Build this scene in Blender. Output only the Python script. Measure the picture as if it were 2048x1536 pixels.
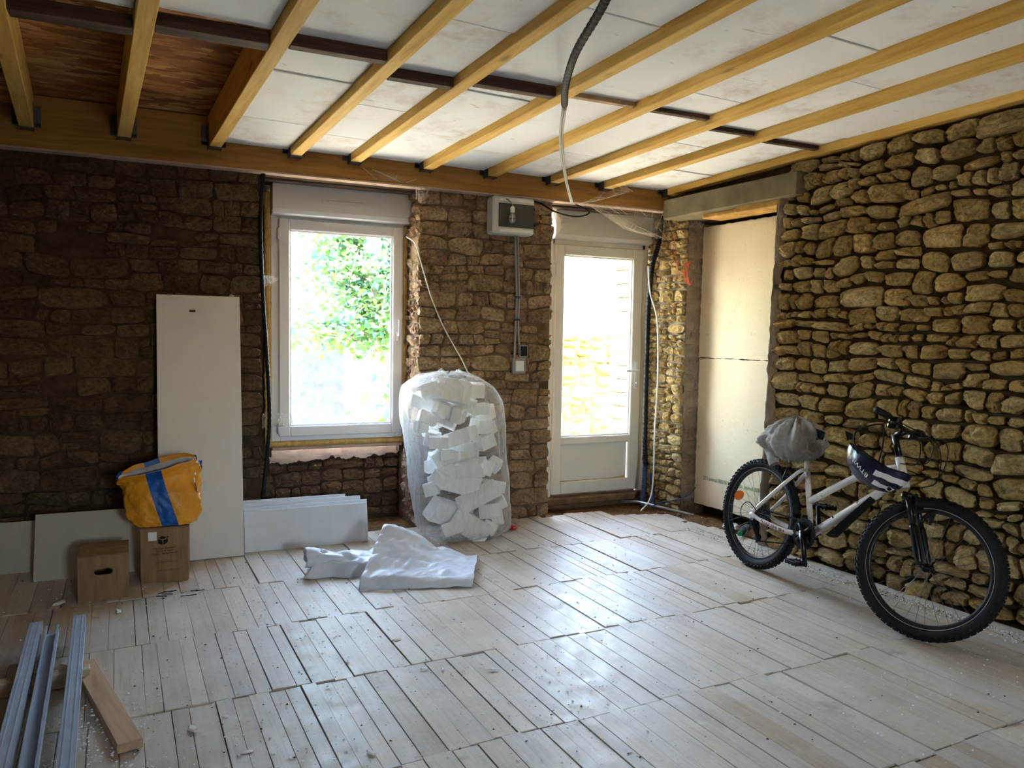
import bpy, bmesh, math, random
from math import sin, cos, pi, radians, sqrt
from mathutils import Vector, Matrix, noise, Euler

# ------------------------------------------------------------------ reset
for o in list(bpy.data.objects):
    bpy.data.objects.remove(o, do_unlink=True)
scene = bpy.context.scene
COL = scene.collection
R = radians

# ------------------------------------------------------------------ camera
H = 1.4
YAW, PITCH, ROLL = R(24.351), R(-3.501), R(.9388)
_f = Vector((sin(YAW)*cos(PITCH), cos(YAW)*cos(PITCH), sin(PITCH)))
_r0 = Vector((cos(YAW), -sin(YAW), 0)); _u0 = _r0.cross(_f)
_r = cos(ROLL)*_r0 + sin(ROLL)*_u0; _u = _r.cross(_f)
cam_d = bpy.data.cameras.new('camera')
cam_d.sensor_width = 36; cam_d.lens = 36*1540/2048
cam_d.clip_start = .05; cam_d.clip_end = 300
cam = bpy.data.objects.new('camera', cam_d); COL.objects.link(cam)
cam.matrix_world = Matrix(((_r.x, _u.x, -_f.x, 0), (_r.y, _u.y, -_f.y, 0), (_r.z, _u.z, -_f.z, H), (0, 0, 0, 1)))
scene.camera = cam

# ------------------------------------------------------------------ world, sun, exposure
scene.view_settings.view_transform = 'Standard'
scene.view_settings.look = 'None'
scene.view_settings.gamma = 1
scene.view_settings.use_curve_mapping = False
scene.view_settings.exposure = 3.08
SKY_STRENGTH = 1.15
world = bpy.data.worlds.new('sky'); scene.world = world; world.use_nodes = True
wn = world.node_tree; wn.nodes.clear()
_out = wn.nodes.new('ShaderNodeOutputWorld'); _bg = wn.nodes.new('ShaderNodeBackground')
_sky = wn.nodes.new('ShaderNodeTexSky'); _sky.sky_type = 'NISHITA'
_sky.sun_disc = False; _sky.sun_elevation = R(52); _sky.sun_rotation = R(200); _sky.air_density = 1.3; _sky.dust_density = 1.5
_mx = wn.nodes.new('ShaderNodeMix'); _mx.data_type = 'RGBA'; _mx.inputs[0].default_value = .12
_mx.inputs[7].default_value = (6, 6.1, 6.2, 1)
wn.links.new(_sky.outputs[0], _mx.inputs[6])
wn.links.new(_mx.outputs[2], _bg.inputs[0]); _bg.inputs[1].default_value = SKY_STRENGTH
wn.links.new(_bg.outputs[0], _out.inputs[0])

sun_d = bpy.data.lights.new('sun', 'SUN'); sun_d.energy = 14; sun_d.angle = R(1); sun_d.color = (1, .93, .8)
sun = bpy.data.objects.new('sun', sun_d); COL.objects.link(sun)
sun.rotation_euler = Vector((-.72, .14, -.68)).to_track_quat('-Z', 'Y').to_euler()   # high from the right, along the outer face of the rear wall

def portal(name, loc, rot, sx, sy):
    d = bpy.data.lights.new(name, 'AREA'); d.shape = 'RECTANGLE'; d.size = sx; d.size_y = sy; d.energy = 1
    d.cycles.is_portal = True
    o = bpy.data.objects.new(name, d); COL.objects.link(o); o.location = loc; o.rotation_euler = rot
portal('window_portal', (1.19, 5.80, 1.43), (R(-90), 0, 0), .76, 1.45)
portal('door_portal', (3.34, 5.75, 1.33), (R(-90), 0, 0), .68, 1.54)
portal('rear_portal', (1.225, -3.05, 1.59), (R(90), 0, 0), .65, .78)
try:
    scene.cycles.use_denoising = True
    scene.cycles.max_bounces = 6; scene.cycles.diffuse_bounces = 4; scene.cycles.glossy_bounces = 2; scene.cycles.transparent_max_bounces = 12
    scene.cycles.use_adaptive_sampling = True; scene.cycles.adaptive_threshold = .08
    scene.cycles.caustics_reflective = False; scene.cycles.caustics_refractive = False
    scene.cycles.sample_clamp_indirect = 8
except Exception:
    pass

# ------------------------------------------------------------------ helpers
def lin(c):
    return tuple(((v/255)/12.92 if v/255 <= .04045 else ((v/255+.055)/1.055)**2.4) for v in c) + (1,)

def tag(o, label=None, cat=None, group=None, kind=None):
    if label: o['label'] = label
    if cat: o['category'] = cat
    if group: o['group'] = group
    if kind: o['kind'] = kind
    return o

def empty(name, loc=(0, 0, 0), rot=(0, 0, 0), parent=None):
    o = bpy.data.objects.new(name, None); o.empty_display_size = .05
    COL.objects.link(o); o.location = loc; o.rotation_euler = rot
    if parent: o.parent = parent
    return o

def link(name, me, parent=None, loc=(0, 0, 0), rot=(0, 0, 0), scl=(1, 1, 1)):
    o = bpy.data.objects.new(name, me); COL.objects.link(o)
    o.location = loc; o.rotation_euler = rot; o.scale = scl
    if parent: o.parent = parent
    return o

class MB:
    def __init__(s): s.v = []; s.f = []; s.m = []; s.s = []
    def add(s, vs, fs, mi=0, smooth=False, M=None):
        n = len(s.v)
        s.v += [tuple(M @ Vector(v)) if M else tuple(v) for v in vs]
        for f in fs: s.f.append(tuple(i+n for i in f)); s.m.append(mi); s.s.append(smooth)
        return s
    def box(s, c, d, M=None, ch=0.0, mi=0):
        x, y, z = d[0]/2, d[1]/2, d[2]/2
        T = Matrix.Translation(c) if M is None else M @ Matrix.Translation(c)
        if ch <= 0:
            vs = [(i*x, j*y, k*z) for i in (-1, 1) for j in (-1, 1) for k in (-1, 1)]
            fs = [(0, 1, 3, 2), (4, 6, 7, 5), (0, 4, 5, 1), (2, 3, 7, 6), (0, 2, 6, 4), (1, 5, 7, 3)]
            return s.add(vs, fs, mi, False, T)
        c_ = min(ch, x*.9, y*.9, z*.9); vs = []; ix = {}
        for i in (-1, 1):
            for j in (-1, 1):
                for k in (-1, 1):
                    for a in range(3):
                        p = [i*(x-c_), j*(y-c_), k*(z-c_)]; p[a] = (i*x, j*y, k*z)[a]
                        ix[i, j, k, a] = len(vs); vs.append(p)
        fs = []
        for a in range(3):
            b, c2 = (a+1) % 3, (a+2) % 3
            for sg in (-1, 1):
                q = []
                for (p1, p2) in ((-1, -1), (1, -1), (1, 1), (-1, 1)):
                    t = [0, 0, 0]; t[a] = sg; t[b] = p1; t[c2] = p2; q.append(ix[t[0], t[1], t[2], a])
                fs.append(tuple(q if sg > 0 else q[::-1]))
            for p1 in (-1, 1):
                for p2 in (-1, 1):
                    t0 = [0, 0, 0]; t0[a] = -1; t0[b] = p1; t0[c2] = p2; t1 = list(t0); t1[a] = 1
                    q = [ix[(*t0, b)], ix[(*t1, b)], ix[(*t1, c2)], ix[(*t0, c2)]]
                    fs.append(tuple(q if p1*p2 < 0 else q[::-1]))
        for i in (-1, 1):
            for j in (-1, 1):
                for k in (-1, 1):
                    q = (ix[i, j, k, 0], ix[i, j, k, 1], ix[i, j, k, 2]); fs.append(q if i*j*k > 0 else q[::-1])
        return s.add(vs, fs, mi, False, T)
    def tube(s, pts, r, n=8, cap=True, mi=0, M=None, smooth=True):
        pts = [Vector(p) for p in pts]; rs = r if isinstance(r, (list, tuple)) else [r]*len(pts)
        vs = []; fs = []; up = None
        for i, p in enumerate(pts):
            t = (pts[min(i+1, len(pts)-1)] - pts[max(i-1, 0)])
            t = t.normalized() if t.length > 1e-9 else Vector((0, 0, 1))
            if up is None:
                up = Vector((0, 0, 1)) if abs(t.z) < .9 else Vector((1, 0, 0))
            a = t.cross(up)
            if a.length < 1e-6: a = t.cross(Vector((.3, 1, .2)))
            a.normalize(); b = a.cross(t).normalized(); up = b
            for k in range(n):
                th = 2*pi*k/n; vs.append(p + rs[i]*(cos(th)*a + sin(th)*b))
        for i in range(len(pts)-1):
            for k in range(n):
                k2 = (k+1) % n; fs.append((i*n+k, i*n+k2, (i+1)*n+k2, (i+1)*n+k))
        if cap:
            fs.append(tuple(range(n))[::-1]); fs.append(tuple((len(pts)-1)*n+k for k in range(n)))
        return s.add(vs, fs, mi, smooth, M)
    def lathe(s, prof, n=24, M=None, mi=0, smooth=True, closed=False):
        vs = []; fs = []
        for (r, z) in prof:
            for k in range(n): vs.append((r*cos(2*pi*k/n), r*sin(2*pi*k/n), z))
        m = len(prof); rng = range(m) if closed else range(m-1)
        for i in rng:
            i2 = (i+1) % m
            for k in range(n):
                k2 = (k+1) % n; fs.append((i*n+k, i*n+k2, i2*n+k2, i2*n+k))
        return s.add(vs, fs, mi, smooth, M)
    def grid(s, fn, nu, nv, mi=0, smooth=True, wrap=False, M=None):
        vs = [fn(i/nu, j/nv) for j in range(nv+1) for i in range(nu if wrap else nu+1)]
        w = nu if wrap else nu+1; fs = []
        for j in range(nv):
            for i in range(nu):
                i2 = (i+1) % w if wrap else i+1
                fs.append((j*w+i, j*w+i2, (j+1)*w+i2, (j+1)*w+i))
        return s.add(vs, fs, mi, smooth, M)
    def mesh(s, name, mats):
        me = bpy.data.meshes.new(name); me.from_pydata(s.v, [], s.f)
        for m in (mats if isinstance(mats, (list, tuple)) else [mats]): me.materials.append(m)
        me.polygons.foreach_set('material_index', s.m); me.polygons.foreach_set('use_smooth', s.s)
        me.update(); return me
    def build(s, name, mats, parent=None, loc=(0, 0, 0), rot=(0, 0, 0)):
        return link(name, s.mesh(name, mats), parent, loc, rot)

def catmull(pts, per=8):
    pts = [Vector(p) for p in pts]; out = []
    P = [2*pts[0]-pts[1]] + pts + [2*pts[-1]-pts[-2]]
    for i in range(1, len(P)-2):
        a, b, c, d = P[i-1], P[i], P[i+1], P[i+2]
        for k in range(per):
            t = k/per
            out.append(.5*((2*b) + (c-a)*t + (2*a-5*b+4*c-d)*t*t + (3*b-a-3*c+d)*t**3))
    out.append(pts[-1]); return out

def text_mesh(body, size, mat, extrude=.0003, align='CENTER'):
    cu = bpy.data.curves.new('lettering', 'FONT'); cu.body = body; cu.size = size; cu.extrude = extrude
    cu.align_x = align; cu.align_y = 'CENTER'
    ob = bpy.data.objects.new('lettering', cu); COL.objects.link(ob)
    dg = bpy.context.evaluated_depsgraph_get()
    me = bpy.data.meshes.new_from_object(ob.evaluated_get(dg))
    bpy.data.objects.remove(ob, do_unlink=True); bpy.data.curves.remove(cu)
    me.materials.clear(); me.materials.append(mat); return me

# ------------------------------------------------------------------ materials
class NT:
    def __init__(s, name):
        s.mat = bpy.data.materials.new(name); s.mat.use_nodes = True
        s.t = s.mat.node_tree; s.t.nodes.clear()
        s.out = s.n('ShaderNodeOutputMaterial')
    def n(s, ty, **k):
        nd = s.t.nodes.new(ty)
        for a, b in k.items(): setattr(nd, a, b)
        return nd
    def l(s, a, b): s.t.links.new(a, b)
    def pbsdf(s, rough=.7, spec=.3, metal=0.0):
        b = s.n('ShaderNodeBsdfPrincipled'); b.inputs['Roughness'].default_value = rough
        b.inputs['Specular IOR Level'].default_value = spec; b.inputs['Metallic'].default_value = metal
        s.l(b.outputs[0], s.out.inputs[0]); return b
    def coords(s, mode='Object', scale=(1, 1, 1), rand=0.0):
        if mode == 'World':
            g = s.n('ShaderNodeNewGeometry'); v = g.outputs['Position']
        else:
            tc = s.n('ShaderNodeTexCoord'); v = tc.outputs[mode]
        if rand:
            oi = s.n('ShaderNodeObjectInfo'); ma = s.n('ShaderNodeVectorMath', operation='SCALE')
            cmb = s.n('ShaderNodeCombineXYZ')
            for i in range(3): s.l(oi.outputs['Random'], cmb.inputs[i])
            s.l(cmb.outputs[0], ma.inputs[0]); ma.inputs['Scale'].default_value = rand
            ad = s.n('ShaderNodeVectorMath', operation='ADD'); s.l(v, ad.inputs[0]); s.l(ma.outputs[0], ad.inputs[1]); v = ad.outputs[0]
        mp = s.n('ShaderNodeMapping'); mp.inputs['Scale'].default_value = scale; s.l(v, mp.inputs[0])
        return mp.outputs[0]
    def noise(s, vec, scale, detail=4, rough=.55, dist=0.0):
        x = s.n('ShaderNodeTexNoise'); x.inputs['Scale'].default_value = scale; x.inputs['Detail'].default_value = detail
        x.inputs['Roughness'].default_value = rough; x.inputs['Distortion'].default_value = dist
        s.l(vec, x.inputs['Vector']); return x.outputs[0]
    def ramp(s, fac, stops):
        r = s.n('ShaderNodeValToRGB'); e = r.color_ramp.elements
        e[0].position, e[0].color = stops[0]; e[1].position, e[1].color = stops[-1]
        for p, c in stops[1:-1]:
            q = e.new(p); q.color = c
        s.l(fac, r.inputs[0]); return r.outputs[0]
    def mix(s, fac, a, b, mode='MIX'):
        m = s.n('ShaderNodeMix', data_type='RGBA', blend_type=mode)
        for sock, v in ((m.inputs[0], fac), (m.inputs[6], a), (m.inputs[7], b)):
            if hasattr(v, 'is_linked'): s.l(v, sock)
            else: sock.default_value = v
        return m.outputs[2]
    def math(s, op, a, b=0.0, clamp=False):
        m = s.n('ShaderNodeMath', operation=op, use_clamp=clamp)
        for i, v in enumerate((a, b)):
            if hasattr(v, 'is_linked'): s.l(v, m.inputs[i])
            else: m.inputs[i].default_value = v
        return m.outputs[0]
    def bump(s, b, h, strength=.3, dist=.01):
        x = s.n('ShaderNodeBump'); x.inputs['Strength'].default_value = strength; x.inputs['Distance'].default_value = dist
        s.l(h, x.inputs['Height']); s.l(x.outputs[0], b.inputs['Normal'])
    def rnd(s):
        return s.n('ShaderNodeObjectInfo').outputs['Random']
    def hsv(s, col, h=.5, sat=1.0, v=1.0):
        x = s.n('ShaderNodeHueSaturation')
        for nm, val in (('Hue', h), ('Saturation', sat), ('Value', v)):
            if hasattr(val, 'is_linked'): s.l(val, x.inputs[nm])
            else: x.inputs[nm].default_value = val
        if hasattr(col, 'is_linked'): s.l(col, x.inputs['Color'])
        else: x.inputs['Color'].default_value = col
        return x.outputs[0]

def plain(name, c, rough=.6, spec=.3, metal=0.0, var=0.0, scale=30, bump=0.0, bscale=120):
    t = NT(name); b = t.pbsdf(rough, spec, metal); c = lin(c)
    if var or bump:
        v = t.coords('Object')
        if var:
            n = t.noise(v, scale, 5)
            lo = tuple(x*(1-var) for x in c[:3])+(1,); hi = tuple(min(1, x*(1+var)) for x in c[:3])+(1,)
            t.l(t.ramp(n, [(.3, lo), (.7, hi)]), b.inputs['Base Color'])
        else: b.inputs['Base Color'].default_value = c
        if bump: t.bump(b, t.noise(v, bscale, 3), bump, .005)
    else: b.inputs['Base Color'].default_value = c
    return t.mat

def stone_mat(name, cols, bump=1.0, rough=.93, mott=.5, bd=.035, moss=(150, 140, 84)):
    t = NT(name); b = t.pbsdf(rough, .15)
    v = t.coords('Object', rand=37.0)
    base = t.ramp(t.rnd(), [(i/(len(cols)-1), lin(c)) for i, c in enumerate(cols)])
    n1 = t.noise(v, 9, 6, .65); n2 = t.noise(v, 45, 5, .7)
    m1 = t.ramp(n1, [(.28, (1-mott, 1-mott, 1-mott*1.1, 1)), (.5, (.9, .88, .84, 1)), (.75, (1.25, 1.22, 1.15, 1))])
    c = t.mix(1.0, base, m1, 'MULTIPLY')
    m2 = t.ramp(n2, [(.33, (.48, .42, .34, 1)), (.5, (.95, .92, .88, 1)), (.68, (1.2, 1.2, 1.18, 1))])
    c = t.mix(.8, c, m2, 'MULTIPLY')
    mo = t.ramp(t.noise(v, 5, 4), [(.56, (0, 0, 0, 1)), (.72, (1, 1, 1, 1))]); c = t.mix(t.math('MULTIPLY', mo, .35), c, lin(moss))
    t.l(c, b.inputs['Base Color'])
    n3 = t.noise(v, 22, 8, .68)
    t.bump(b, t.math('ADD', t.math('MULTIPLY', n1, .6), n3), bump, bd)
    return t.mat

M = {}
M['stone_right'] = stone_mat('stone_right', [(206, 178, 122), (220, 194, 140), (190, 162, 106), (212, 188, 138), (226, 206, 156), (184, 158, 112), (208, 178, 116)], mott=.36)
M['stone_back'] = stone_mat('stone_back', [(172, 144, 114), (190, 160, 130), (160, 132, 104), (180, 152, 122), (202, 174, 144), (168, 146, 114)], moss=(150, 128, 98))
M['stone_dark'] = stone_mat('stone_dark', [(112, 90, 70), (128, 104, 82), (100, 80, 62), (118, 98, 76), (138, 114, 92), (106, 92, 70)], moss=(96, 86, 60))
M['stone_sun'] = stone_mat('stone_sun', [(168, 150, 104), (150, 132, 88), (180, 164, 122), (140, 126, 92)], bump=.6)
M['mortar_dark'] = plain('mortar_dark', (66, 51, 34), .97, .1, var=.4, scale=14, bump=.8, bscale=40)  # brown mortar, with the deep shadow of the joints put into its colour
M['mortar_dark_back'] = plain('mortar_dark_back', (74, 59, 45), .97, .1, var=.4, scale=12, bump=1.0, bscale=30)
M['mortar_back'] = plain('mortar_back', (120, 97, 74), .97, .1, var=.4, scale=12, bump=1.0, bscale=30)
M['render_grey'] = plain('render_grey', (150, 135, 118), .95, .1, var=.3, scale=7, bump=.7, bscale=40)
M['plaster_pale'] = plain('plaster_pale', (190, 165, 148), .95, .1, var=.18, scale=7, bump=.4, bscale=50)
M['dirt'] = plain('dirt', (108, 80, 52), .98, .05, var=.45, scale=20, bump=1.0, bscale=60)
M['pvc'] = plain('pvc', (232, 232, 234), .35, .4)
M['pvc_warm'] = plain('pvc_warm', (228, 226, 220), .4, .4)
M['seal'] = plain('seal', (40, 42, 46), .6)
M['metal_handle'] = plain('metal_handle', (226, 226, 226), .3, .5)
M['foam'] = plain('foam', (206, 170, 104), .85, .2, var=.22, scale=25, bump=.9, bscale=45)
M['black_plastic'] = plain('black_plastic', (18, 18, 20), .6, .25)
M['black_rubber'] = plain('black_rubber', (24, 24, 25), .75, .3, var=.25, scale=40)
M['dark_metal'] = plain('dark_metal', (30, 30, 32), .4, .5, .6)
M['blue_plastic'] = plain('blue_plastic', (46, 62, 96), .55, .4)
M['grey_cable'] = plain('grey_cable', (150, 148, 144), .5, .4)
M['white_cable'] = plain('white_cable', (226, 220, 210), .5, .4)
M['orange_wire'] = plain('orange_wire', (232, 96, 44), .5, .4)
M['steel'] = plain('steel', (176, 182, 190), .35, .5, .9)
M['galv'] = plain('galv', (184, 194, 210), .42, .5, .25, var=.08, scale=20)
M['hanger'] = plain('hanger', (96, 98, 100), .45, .5, .7)
M['concrete'] = plain('concrete', (126, 116, 92), .95, .15, var=.28, scale=6, bump=.4, bscale=60)
M['rough_wood'] = plain('rough_wood', (206, 160, 92), .85, .2, var=.3, scale=12, bump=.5, bscale=40)
M['red_plastic'] = plain('red_plastic', (206, 44, 44), .5)
M['green_plastic'] = plain('green_plastic', (20, 150, 80), .45)
M['bottle_dark'] = plain('bottle_dark', (44, 62, 66), .25, .5)
M['bag_white'] = plain('bag_white', (236, 236, 240), .6, .3, bump=.3, bscale=25)
M['ink'] = plain('ink', (28, 24, 20), .8)
M['ink_faint'] = plain('ink_faint', (74, 54, 38), .8)
M['green_ink'] = plain('green_ink', (120, 150, 108), .9)
M['red_ink'] = plain('red_ink', (132, 26, 44), .6)
M['white_ink'] = plain('white_ink', (220, 220, 224), .5)
M['orange_reflector'] = plain('orange_reflector', (226, 112, 16), .25, .6)
M['light_grey_plastic'] = plain('light_grey_plastic', (206, 206, 200), .45, .4)
M['dark_window'] = plain('dark_window', (62, 58, 50), .12, .6)
M['navy'] = plain('navy', (26, 28, 52), .25, .55)
M['rim_metal'] = plain('rim_metal', (40, 40, 42), .4, .5, .3)
M['rim_line'] = plain('rim_line', (170, 160, 164), .4, .5)
M['spoke'] = plain('spoke', (120, 120, 122), .35, .5, .8)
M['black_gloss'] = plain('black_gloss', (14, 14, 16), .28, .5)
M['tape_blue'] = plain('tape_blue', (40, 80, 130), .5)
M['asph'] = plain('gravel', (222, 208, 176), .95, .1, var=.2, scale=4, bump=.5, bscale=20)

def wood_mat(name, c1, c2, c3, axis='Y', scale=1.0, rough=.7, bump=.25, knots=True):
    t = NT(name); b = t.pbsdf(rough, .25)
    sc = {'X': (.08, 1, 1), 'Y': (1, .08, 1), 'Z': (1, 1, .08)}[axis]
    v = t.coords('Object', sc, rand=53.0)
    n = t.noise(v, 26*scale, 6, .6, .6)
    col = t.ramp(n, [(.25, lin(c1)), (.5, lin(c2)), (.75, lin(c3))])
    if knots:
        sk = {'X': (.35, 1, 1), 'Y': (1, .35, 1), 'Z': (1, 1, .35)}[axis]
        vk = t.coords('Object', sk, rand=17.0)
        vo = t.n('ShaderNodeTexVoronoi'); vo.inputs['Scale'].default_value = 5.5*scale; t.l(vk, vo.inputs['Vector'])
        k = t.ramp(vo.outputs['Distance'], [(.05, (1, 1, 1, 1)), (.13, (0, 0, 0, 1))])
        col = t.mix(t.math('MULTIPLY', k, .7), col, tuple(x*.35 for x in lin(c1)[:3])+(1,))
    col = t.hsv(col, .5, 1.0, t.math('ADD', t.math('MULTIPLY', t.rnd(), .28), .86))
    t.l(col, b.inputs['Base Color']); t.bump(b, n, bump, .004)
    return t.mat
M['joist'] = wood_mat('joist', (196, 146, 66), (224, 180, 94), (238, 202, 122))
M['beam'] = wood_mat('beam', (132, 92, 44), (164, 118, 58), (180, 134, 72), 'X')
M['old_wood'] = wood_mat('old_wood', (48, 36, 28), (78, 58, 44), (104, 82, 64), 'X', bump=.6, knots=False)
M['brown_plank'] = wood_mat('brown_plank', (158, 122, 92), (188, 152, 120), (202, 170, 140), 'Y')
M['pale_wood'] = wood_mat('pale_wood', (170, 150, 122), (198, 178, 150), (214, 198, 172), 'X')

def plank_mat():
    t = NT('floor_plank'); b = t.pbsdf(.5, .5)
    v = t.coords('Object', (1, .05, 1), rand=91.0)
    n = t.noise(v, 60, 6, .6, .4)
    base = t.ramp(t.rnd(), [(0, lin((188, 172, 150))), (.3, lin((202, 188, 168))), (.55, lin((192, 182, 168))), (.8, lin((208, 196, 178))), (1, lin((180, 160, 134)))])
    g = t.ramp(n, [(.22, (.74, .70, .64, 1)), (.48, (.97, .96, .95, 1)), (.8, (1.08, 1.08, 1.08, 1))])
    c = t.mix(1, base, g, 'MULTIPLY')
    w = t.coords('World')
    n2 = t.noise(w, 2.3, 7, .68); n3 = t.noise(w, 11, 6, .7)
    dust = t.ramp(n2, [(.45, (0, 0, 0, 1)), (.68, (.8, .8, .8, 1))])
    c = t.mix(t.math('MULTIPLY', dust, .6), c, lin((218, 214, 208)))
    st = t.ramp(t.noise(w, 3.1, 5, .6), [(.63, (0, 0, 0, 1)), (.74, (1, 1, 1, 1))])
    c = t.mix(t.math('MULTIPLY', st, .55), c, lin((116, 98, 78)))
    st2 = t.ramp(t.noise(w, .9, 6, .7), [(.5, (0, 0, 0, 1)), (.7, (1, 1, 1, 1))]); c = t.mix(t.math('MULTIPLY', st2, .35), c, lin((140, 132, 124)))
    sp = t.ramp(n3, [(.60, (0, 0, 0, 1)), (.72, (1, 1, 1, 1))])
    c = t.mix(t.math('MULTIPLY', sp, .45), c, lin((232, 228, 222)))
    n4 = t.noise(w, 38, 5, .7); c = t.mix(t.math('MULTIPLY', t.ramp(n4, [(.58, (0, 0, 0, 1)), (.7, (1, 1, 1, 1))]), .35), c, lin((128, 108, 84)))
    t.l(c, b.inputs['Base Color']); t.bump(b, t.math('ADD', n, n3), .18, .003)
    t.l(t.ramp(n3, [(.3, (.36, .36, .36, 1)), (.7, (.6, .6, .6, 1))]), b.inputs['Roughness'])
    return t.mat
M['plank'] = plank_mat()

def eps_mat(name, c, stain, amt, bead=0.0, speck=0.0):
    t = NT(name); b = t.pbsdf(.8, .25)
    v = t.coords('Object', rand=23.0)
    n1 = t.noise(v, 1.6, 6, .65); n2 = t.noise(v, 7, 7, .7)
    s = t.math('MULTIPLY', t.ramp(n1, [(.48, (0, 0, 0, 1)), (.75, (1, 1, 1, 1))]), t.ramp(n2, [(.45, (0, 0, 0, 1)), (.7, (1, 1, 1, 1))]))
    col = t.mix(t.math('MULTIPLY', s, amt), lin(c), lin(stain))
    vs = t.coords('Object', (.4, 1.0, 1), rand=11.0)
    st = t.ramp(t.noise(vs, 16, 3, .5, 1.5), [(.69, (0, 0, 0, 1)), (.75, (1, 1, 1, 1))])
    col = t.mix(t.math('MULTIPLY', st, amt*.5), col, lin((150, 130, 104)))
    if speck:
        vo = t.n('ShaderNodeTexVoronoi'); vo.inputs['Scale'].default_value = 70; t.l(v, vo.inputs['Vector'])
        k = t.ramp(vo.outputs['Distance'], [(.10, (1, 1, 1, 1)), (.2, (0, 0, 0, 1))])
        gate = t.ramp(t.noise(v, 30, 2), [(.5, (0, 0, 0, 1)), (.6, (1, 1, 1, 1))])
        col = t.mix(t.math('MULTIPLY', t.math('MULTIPLY', k, gate), speck), col, lin((130, 96, 60)))
    t.l(col, b.inputs['Base Color'])
    t.bump(b, n2, .15 + bead, .004)
    return t.mat
M['eps_ceiling'] = eps_mat('eps_ceiling', (238, 241, 246), (176, 146, 110), .95)
M['eps_niche'] = eps_mat('eps_niche', (244, 228, 196), (196, 160, 116), .5, .3, .7)
M['eps_chunk'] = plain('eps_chunk', (244, 244, 242), .8, .25, bump=.2, bscale=80)
M['board_white'] = plain('board_white', (226, 222, 218), .6, .3, var=.03, scale=3)
M['board_grey'] = plain('board_grey', (222, 228, 234), .7, .25, var=.06, scale=5)
M['board_green'] = plain('board_green', (190, 183, 168), .75, .2, var=.08, scale=4)

def osb_mat():
    t = NT('osb'); b = t.pbsdf(.75, .25)
    v = t.coords('Object', (1, 3.2, 1)); vo = t.n('ShaderNodeTexVoronoi'); vo.inputs['Scale'].default_value = 9; vo.inputs['Randomness'].default_value = 1
    nz = t.n('ShaderNodeTexNoise'); nz.inputs['Scale'].default_value = 6; t.l(v, nz.inputs['Vector'])
    ad = t.n('ShaderNodeMix', data_type='VECTOR'); ad.inputs[0].default_value = .25
    t.l(v, ad.inputs[4]); t.l(nz.outputs['Color'], ad.inputs[5]); t.l(ad.outputs[1], vo.inputs['Vector'])
    sep = t.n('ShaderNodeSeparateColor'); t.l(vo.outputs['Color'], sep.inputs[0])
    col = t.ramp(sep.outputs[0], [(0, lin((128, 78, 40))), (.4, lin((162, 104, 56))), (.75, lin((186, 130, 76))), (1, lin((206, 158, 104)))])
    t.l(col, b.inputs['Base Color']); t.bump(b, vo.outputs['Distance'], .3, .004); return t.mat
M['osb'] = osb_mat()

def card_mat():
    t = NT('cardboard'); b = t.pbsdf(.85, .15); v = t.coords('Object', (1, 1, .12))
    n = t.noise(v, 60, 4); n2 = t.noise(t.coords('Object'), 5, 5)
    c = t.ramp(n, [(.3, lin((140, 110, 80))), (.7, lin((162, 130, 98)))])
    c = t.mix(.5, c, t.ramp(n2, [(.3, (.8, .8, .8, 1)), (.7, (1.1, 1.1, 1.1, 1))]), 'MULTIPLY')
    t.l(c, b.inputs['Base Color']); t.bump(b, n, .1, .002); return t.mat
M['card'] = card_mat()
M['card_edge'] = plain('card_edge', (186, 150, 108), .85)
M['card_inside'] = plain('card_inside', (92, 68, 46), .9)

def glass_mat(name, tint=(1, 1, 1), refl=.05):
    t = NT(name); a = t.n('ShaderNodeBsdfTransparent'); a.inputs[0].default_value = (*tint, 1)
    g = t.n('ShaderNodeBsdfGlossy'); g.inputs['Roughness'].default_value = .03
    fr = t.n('ShaderNodeLayerWeight'); fr.inputs[0].default_value = .25
    m = t.n('ShaderNodeMixShader'); f = t.math('ADD', t.math('MULTIPLY', fr.outputs['Fresnel'], .5), refl*.4, True)
    t.l(f, m.inputs[0]); t.l(a.outputs[0], m.inputs[1]); t.l(g.outputs[0], m.inputs[2]); t.l(m.outputs[0], t.out.inputs[0])
    return t.mat
M['glass'] = glass_mat('glass', (.97, .98, .98))
M['bulb_glass'] = glass_mat('bulb_glass', (.93, .93, .92), .5)

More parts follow.
